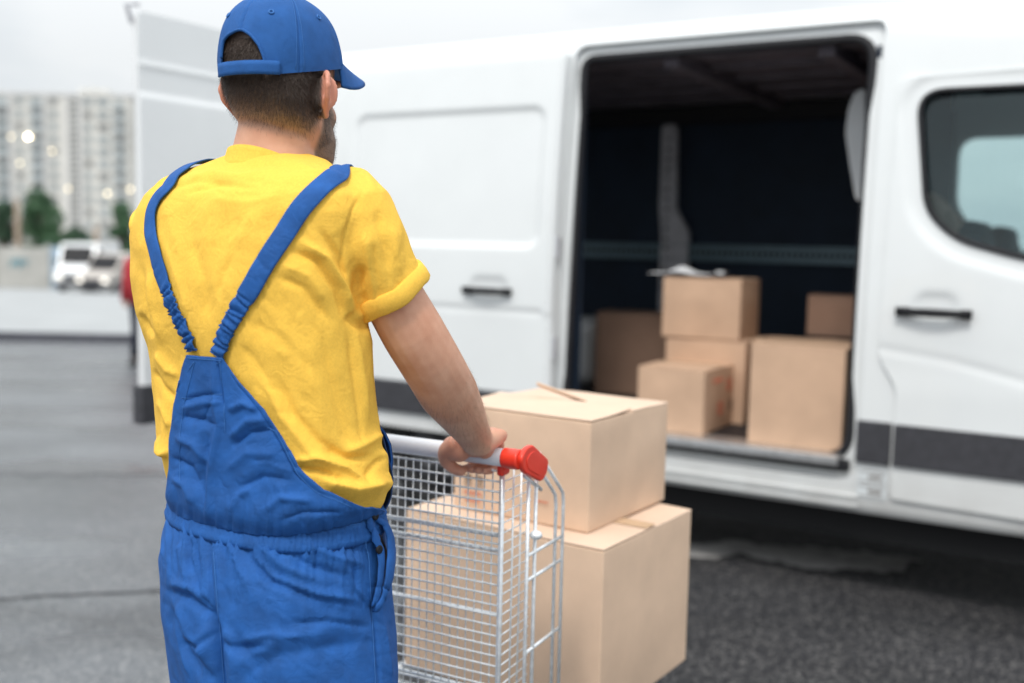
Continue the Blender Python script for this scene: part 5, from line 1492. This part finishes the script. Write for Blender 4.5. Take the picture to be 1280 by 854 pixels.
PF = [
    ([(286, 448), (306, 479), (334, 512), (355, 549), (375, 588), (401, 613), (444, 628)], 2.2, 1.2), ([(281, 452), (300, 483), (328, 516), (350, 553), (370, 592), (398, 618)], 1.6, -1.2),
    ([(272, 446), (277, 480), (282, 512)], 2.0, -2.2), ([(268, 448), (270, 490), (276, 530), (268, 570), (262, 620), (262, 660)], 4, 2.6), ([(262, 540), (256, 590), (256, 640)], 5, -2.6),
    ([(232, 500), (256, 494), (276, 492)], 3.4, -2.4), ([(230, 510), (258, 503), (278, 503)], 3.2, 2.2), ([(226, 520), (250, 524), (272, 532)], 6, -3.2),
    ([(222, 545), (246, 556), (262, 580)], 6, 3.4), ([(218, 570), (240, 584), (252, 610)], 5, -3.4), ([(218, 596), (234, 606), (244, 630)], 5, 3.0),
    ([(286, 512), (306, 504), (326, 512)], 4, 2.6), ([(290, 560), (314, 540), (344, 538)], 5, -3.2), ([(288, 548), (312, 526), (338, 524)], 5, 3.2),
    ([(282, 590), (310, 566), (350, 566)], 6, 2.2), ([(300, 610), (330, 596), (366, 600)], 6, -2.4), ([(330, 640), (352, 622), (392, 626)], 5, 2.6), ([(350, 650), (380, 640), (430, 640)], 4, -2.2), ([(290, 640), (300, 620), (316, 610)], 4, 2.4),
]
folds(bp_, [(a, b, c * 1.15) for a, b, c in PF] + creases(13, (222, 500, 440, 650), 70, lambda x, y: -.5 + (x - 262) / 200 if y < 600 else 1.3, .9), 9, .0014, extra=gather2, fine=.0007)
bpb = bvh(bp_)
def stitch(pix, bv, off, parent, n_=60, name='stitching'):
    P_ = [hit(*poly_at(pix, k / n_), bv, off)[0] for k in range(n_ + 1)]
    for _ in range(2): P_ = [P_[0]] + [(P_[i - 1] + P_[i] * 2 + P_[i + 1]) / 4 for i in range(1, n_)] + [P_[-1]]
    return MB().tube(P_, .0005, 5).out(name, M['thread'], parent, smooth=True)
stitch([(x - 4 - (2 if y > 560 else 0), y + (5 if y > 540 else 2)) for x, y in RE[:-1]], bpb, .0029, bp_)
stitch([(x + 4, y + 3) for x, y in LE[:-1]], bpb, .0029, bp_)
stitch([(236, 447), (284, 451)], bpb, .0029, bp_)
stitch([(229, 497), (252, 495), (279, 493)], bpb, .0029, bp_)
stitch([(277, 452), (281, 500), (283, 540)], bpb, .0029, bp_)
trbs = bvh(trs)
stitch([(267, 690), (270, 730), (275, 790), (280, 856)], trbs, .0006, trs)
stitch([(461, 700), (464, 760), (469, 856)], trbs, .0006, trs)
stitch([(452, 632), (455, 660), (458, 700)], trbs, .004, trs)
mod(bp_, 'SOLIDIFY', thickness=.0024, offset=1)
# shoulder straps: pixels guide the back part, then over the shoulder to the bib in front
shb2 = bvh(shirt)
def strap(cl, wd, ruff, front, name='strap'):
    P = []
    for x, y in cl: P.append(hit(x, y, shb2, 0)[0])
    for q in front: P.append(q)
    # resample
    L = [0]
    for i in range(len(P) - 1): L.append(L[-1] + (P[i + 1] - P[i]).length)
    n_ = int(L[-1] / .0022); pts = []
    j = 0
    for k in range(n_ + 1):
        s = L[-1] * k / n_
        while j < len(P) - 2 and s > L[j + 1]: j += 1
        t = (s - L[j]) / (L[j + 1] - L[j])
        p0, p1, p2, p3 = P[max(j - 1, 0)], P[j], P[j + 1], P[min(j + 2, len(P) - 1)]
        pts.append((.5 * ((2 * p1) + (p2 - p0) * t + (2 * p0 - 5 * p1 + 4 * p2 - p3) * t * t + (3 * p1 - p0 - 3 * p2 + p3) * t ** 3), s))
    v = []; f = []; M_ = 10
    nprev = None; C = []; Nn = []
    for p, s in pts:
        h = shb2.find_nearest(p); C.append(h[0]); Nn.append(h[1])
    for _ in range(16):
        Nn = [(Nn[max(i - 1, 0)] + Nn[i] * 2 + Nn[min(i + 1, n_)]).normalized() for i in range(len(Nn))]
        C = [(C[max(i - 1, 0)] + C[i] * 2 + C[min(i + 1, n_)]) / 4 for i in range(len(C))]
    r0, r1 = ruff
    for i in range(len(C)):
        s = pts[i][1]; T = (C[min(i + 1, n_)] - C[max(i - 1, 0)]).normalized()
        sd_ = T.cross(Nn[i]).normalized()
        inr = sstep(r0 - .012, r0 + .008, s) * sstep(r1 + .010, r1 - .006, s)
        ph = s * 2 * math.pi / .0105 + 1.6 * math.sin(s * 260) + 1.1 * math.sin(s * 97)
        ww = wd * (1 - .16 * inr) + .0007 * math.sin(ph * .5 + 1) * inr
        for k in range(M_ + 1):
            t = k / M_ * 2 - 1
            hgt = .0050 + .0010 * (1 - t * t) + inr * (.0024 * math.sin(ph + t * 1.5 * math.sin(s * 210 + 1)) + .0010 * math.sin(ph * 1.7 - t * 2) + .0008 * math.sin(t * 9 + s * 500))
            hh = shb2.find_nearest(C[i] + sd_ * (t * ww))
            base = C[i] + sd_ * (t * ww); dd = (hh[0] - base).dot(Nn[i])
            v.append(base + Nn[i] * (hgt + max(-.012, min(.012, dd))))
    for _ in range(14):
        w2 = list(v)
        for i in range(2, len(C) - 2):
            if pts[i][1] > r1 + .07:
                for k in range(M_ + 1):
                    q = i * (M_ + 1) + k; w2[q] = (v[q - M_ - 1] + v[q] * 2 + v[q + M_ + 1]) / 4
        v = w2
    for i in range(len(C) - 1):
        for k in range(M_): q = i * (M_ + 1) + k; f.append((q, q + M_ + 1, q + M_ + 2, q + 1))
    o = add(name, v, f, M['blue'], trs, smooth=True); mod(o, 'SOLIDIFY', thickness=.0022, offset=0)
    return o
def torf(px, py, extra=0):   # a point on the chest, in front of the body centre
    for q in range(len(TOR) - 1):
        if TOR[q][0] <= py <= TOR[q + 1][0]: break
    k = (py - TOR[q][0]) / (TOR[q + 1][0] - TOR[q][0]); rr_ = [TOR[q][i] * (1 - k) + TOR[q + 1][i] * k for i in range(5)]
    R0 = ring(*rr_); i = int(px / 360 * 96) % 96; return R0[i]
strap([(274, 446), (281, 424), (290, 404), (300, 385), (312, 366), (332, 332), (352, 300), (372, 268), (396, 240), (414, 225), (424, 220)], .0145, (.0, .10), [torf(40, 218), torf(50, 245), torf(58, 300), torf(66, 350)])
strap([(244, 440), (237, 420), (226, 398), (214, 370), (204, 340), (196, 310), (191, 285), (193, 262), (203, 243), (215, 232)], .0135, (.0, .105), [torf(132, 222), torf(122, 250), torf(112, 300), torf(104, 350)])
# front bib with standing side edges
v = []; f = []; NU, NV = 40, 40
for j in range(NV + 1):
    t = j / NV; y = 350 + t * 292
    half = 24 + 34 * max(0, (t - .25) / .75) ** 1.2
    for q in range(len(TOR) - 1):
        if TOR[q][0] <= y <= TOR[q + 1][0]: break
    k = (y - TOR[q][0]) / (TOR[q + 1][0] - TOR[q][0]); rr_ = [TOR[q][i] * (1 - k) + TOR[q + 1][i] * k for i in range(5)]
    R0 = ring(*rr_, N=360); c = sum(R0, Vector()) / 360
    for i in range(NU + 1):
        s = i / NU * 2 - 1; p = R0[int(90 - s * half) % 360]; d = p - c; d.z = 0; d.normalize()
        v.append(p + d * .010)
for j in range(NV):
    for i in range(NU): q = j * (NU + 1) + i; f.append((q, q + NU + 1, q + NU + 2, q + 1))
o = add('bib', v, f, M['blued'], trs, smooth=True); mod(o, 'SOLIDIFY', thickness=.002)
# bib edge that shows past the right side of the shirt
EDG = [(473, 532), (480, 541), (487, 556), (489.5, 574), (488, 594), (484, 606)]
mb = MB(); rg = []
ev = []; ef = []
for k in range(21):
    q = poly_at(EDG, k / 20); wdt = 10 + 10 * math.sin(math.pi * k / 20)
    for i in range(5):
        ev.append(V(pt(q.x - wdt * i / 4, q.y + 3 * i / 4, 1.625 + .020 * (i / 4) ** .6 * math.sin(math.pi * (k + 1) / 22) + .004 * i)))
for k in range(20):
    for i in range(4): q = k * 5 + i; ef.append((q, q + 1, q + 6, q + 5))
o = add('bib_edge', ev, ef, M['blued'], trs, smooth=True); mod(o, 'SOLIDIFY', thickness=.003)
MB().tube([V(pt(poly_at(EDG, k / 20).x, poly_at(EDG, k / 20).y, 1.625)) for k in range(21)], .0018, 8).out('bib_hem', M['blue'], trs, smooth=True)
# side opening: dark strip for the shaded gap, placket, pocket flap and buttons
trb2 = bvh(trs)
def strip_px(cl, wpx, off, name, material, offf=None, n_=40, m_=6):
    v = []; f = []
    for k in range(n_ + 1):
        t = k / n_; a = poly_at(cl, t); b = poly_at(cl, min(1, t + .02)); c = poly_at(cl, max(0, t - .02)); d = (b - c).normalized(); pr = Vector((d.y, -d.x))
        ww = wpx(t) if callable(wpx) else wpx
        for i in range(m_ + 1):
            s = i / m_ * 2 - 1; q = a + pr * (s * ww / 2)
            p, n2 = hit(q.x, q.y, trb2, off if offf is None else offf(s, t)); v.append(p)
    for k in range(n_):
        for i in range(m_): q = k * (m_ + 1) + i; f.append((q, q + m_ + 1, q + m_ + 2, q + 1))
    o = add(name, v, f, material, trs, smooth=True); mod(o, 'SOLIDIFY', thickness=.002, offset=1)
    return o
strip_px([(469, 668), (475, 690), (475, 712), (470, 735)], lambda t: 2 + 9 * math.sin(math.pi * min(1, t * .9 + .08)), .0035, 'opening_shade', M['rubber'])  # dark strip laid on the cloth as the shade inside the slit
strip_px([(456, 626), (458, 648), (462, 666), (469, 686), (471, 706), (469, 732), (464, 756)], 7, .006, 'placket', M['blue'], offf=lambda s, t: .0055 + .003 * math.sin(math.pi * t) + .002 * (1 - s * s))
strip_px([(466, 648), (474, 656), (478, 672), (478, 695), (476, 722), (472, 745), (467, 762)], lambda t: 4 + 5 * math.sin(math.pi * t), .01, 'pocket_flap', M['blue'], offf=lambda s, t: .005 + .009 * math.sin(math.pi * t) ** .7 + .003 * (1 - s * s))
for x, y in ((462, 645), (467, 686)):
    p, n_ = hit(x, y, trb2, .012)
    r = n_; a = r.orthogonal().normalized()
    mb = MB(); mb.tube([p - r * .002, p + r * .0005, p + r * .0018, p + r * .0012], [.0062, .0066, .0052, .003], 20)
    mb.out('button', M['black'], trs, smooth=True)
for s in (-1, 1):
    hipj, kn, ank = FL[s]
    mb = MB(); g0 = Vector((ank.x, ank.y, 0))
    def sr(c, a, b, N=28): return [c + B1 * (a * math.cos(t)) + B2 * (b * math.sin(t)) for t in [2 * math.pi * k / N for k in range(N)]]
    mb.loft([sr(g0 + B2 * .06 + Z3 * .001, .045, .145), sr(g0 + B2 * .06 + Z3 * .02, .05, .15), sr(g0 + B2 * .055 + Z3 * .05, .047, .14), sr(g0 + B2 * .03 + Z3 * .085, .043, .10), sr(g0 + B2 * .0 + Z3 * .12, .045, .055), sr(g0 + Z3 * .16, .046, .052)])
    mb.out('shoe', M['shoe'], man, smooth=True)

# ---- cap
def cap():
    ax, ay, zc, ztop = .0808, .1025, .035, .147
    NA, NT = 360, 48; v = []; f = []
    def P(phi, t, dr=0):
        sx, cy = math.sin(phi), -math.cos(phi)      # phi=0 is the back of the head
        ex = 2.25
        X = math.copysign(abs(sx) ** (2 / ex), sx) * ax; Y = math.copysign(abs(cy) ** (2 / ex), cy) * ay
        z0 = .012 + .20 * (Y + .1)
        z = z0 + (ztop - z0) * math.sin(t * math.pi / 2) ** 1.0 if t < 1 else ztop
        k = 1 if z < zc else max(0, 1 - ((z - zc) / (ztop - zc)) ** 2.35) ** (1 / 2.15)
        if z < zc: k = 1 - .035 * (zc - z) / .04
        # shallow panel seams every 60 degrees and soft puckers
        dseam = abs(((phi + math.pi / 6 * 0) % (math.pi / 3)) / (math.pi / 3) - 0)
        dseam = min(dseam, 1 - dseam)
        kk = k + dr - .017 * math.exp(-(dseam / .014) ** 2) + .006 * math.exp(-((dseam - .06) / .025) ** 2) * (1 if t < .96 else 0) + .022 * noise.noise(Vector((sx * 2.2, cy * 2.2, z * 22))) * min(1, t * 3)
        return hp(X * kk, Y * kk - .002, z)
    for j in range(NT + 1):
        for i in range(NA): v.append(P(2 * math.pi * i / NA, j / NT * .985))
    for j in range(NT):
        for i in range(NA): f.append((j * NA + i, j * NA + (i + 1) % NA, (j + 1) * NA + (i + 1) % NA, (j + 1) * NA + i))
    f.append(tuple(NT * NA + k for k in range(NA)))
    o = add('cap', v, f, M['cap'], man, smooth=True)
    bm = bmesh.new(); bm.from_mesh(o.data); bmesh.ops.recalc_face_normals(bm, faces=bm.faces); bm.to_mesh(o.data); bm.free()
    mod(o, 'SOLIDIFY', thickness=.0025, offset=-1); bake(o)
    arch = [(-.037, -.03), (.040, -.03), (.038, .036), (.031, .054), (.019, .068), (.004, .0765), (-.006, .0765), (-.023, .071), (-.033, .064), (-.036, .044)]
    arch = fillet(arch, .005, 3); n = len(arch)
    cv = [hp(x, -.16, z) for x, z in arch] + [hp(x, -.02, z) for x, z in arch]
    cu = add('cutter', cv, [tuple(range(n)), tuple(range(2 * n - 1, n - 1, -1))] + [(k, n + k, n + (k + 1) % n, (k + 1) % n) for k in range(n)], M['black'], man)
    bm = bmesh.new(); bm.from_mesh(cu.data); bmesh.ops.recalc_face_normals(bm, faces=bm.faces); bm.to_mesh(cu.data); bm.free()
    cut(o, cu); o.data.polygons.foreach_set('use_smooth', [True] * len(o.data.polygons))
    try: o.data.set_sharp_from_angle(angle=R_(50))
    except Exception: pass
    # bound edge of the arch
    def onb(x, z, dr=.001):
        Y = -ay * (max(0, 1 - (abs(x) / ax) ** 2.25)) ** (1 / 2.25)
        k = 1 if z < zc else max(0, 1 - ((z - zc) / (ztop - zc)) ** 2.35) ** (1 / 2.15)
        xx = x; Y = -ay * k * (max(0, 1 - (abs(x) / (ax * k)) ** 2.25)) ** (1 / 2.25)
        return hp(xx, Y - .002 - dr, z)
    ap = [q for q in arch if q[1] > .014]
    seq = sorted([q for q in ap], key=lambda q: math.atan2(q[0], q[1] - .03 + 1e-6))
    MB().tube([onb(x, z, .0006) for x, z in seq], .0023, 8).out('arch_binding', M['cap'], o, smooth=True)
    # strap
    sv = []; sf = []; K = 30
    for k in range(K + 1):
        x = -.042 + .098 * k / K
        for z in (.0125, .018, .025, .0315): sv.append(onb(x, z + .0015 * (k / K), .0028 + .0006 * math.sin(z * 300)))
    for k in range(K):
        for i in range(3): q = k * 4 + i; sf.append((q, q + 4, q + 5, q + 1))
    s_ = add('cap_strap', sv, sf, M['cap'], o, smooth=True); mod(s_, 'SOLIDIFY', thickness=.0025, offset=0)
    # visor
    vv = []; vf = []; A, B = 30, 10
    for j in range(B + 1):
        for i in range(A + 1):
            t = i / A * 2 - 1; s = j / B
            ph = math.pi - t * 1.08
            X0 = math.sin(ph) * ax * .97; Y0 = -math.cos(ph) * ay * .97
            ext = .090 * (1 - abs(t) ** 2.6) ** .75
            X = X0 * (1 + .10 * s); Y = Y0 + ext * s
            z0 = .012 + .20 * (Y0 + .1)
            z = z0 + .002 - .14 * ext * s - .55 * X * X / ax * s * 1.0 + .010
            vv.append(hp(X, Y, z))
    for j in range(B):
        for i in range(A): q = j * (A + 1) + i; vf.append((q, q + 1, q + A + 2, q + A + 1))
    vs_ = add('visor', vv, vf, M['cap'], o, smooth=True); mod(vs_, 'SOLIDIFY', thickness=.0035, offset=0)
    MB().ell(hp(0, -.002, ztop + .001), (.007, .007, .004), nu=16, nv=8).out('top_button', M['cap'], o, smooth=True)
    for k in range(6):
        for dd in (-.075, .075):
            if k == 0: continue
            MB().tube([P(k * math.pi / 3 + dd * (1 - t / 44), t / 40 * .97, .0035) for t in range(1, 40)], .00042, 5).out('stitching', M['thread'], o, smooth=True)
    for ph in (math.pi / 6, math.pi / 2, 5 * math.pi / 6, -math.pi / 6, -math.pi / 2, -5 * math.pi / 6):
        c = P(ph, .47, .010); c2_ = P(ph, .50, .010); c3_ = P(ph + .03, .47, .010)
        n_ = (c2_ - c).cross(c3_ - c).normalized(); a = n_.orthogonal().normalized(); b = n_.cross(a)
        MB().tube([c + (a * math.cos(t) + b * math.sin(t)) * .0032 for t in [k * math.pi / 8 for k in range(16)]], .0013, 6, closed=True).out('eyelet', M['thread'], o, smooth=True)
cap()
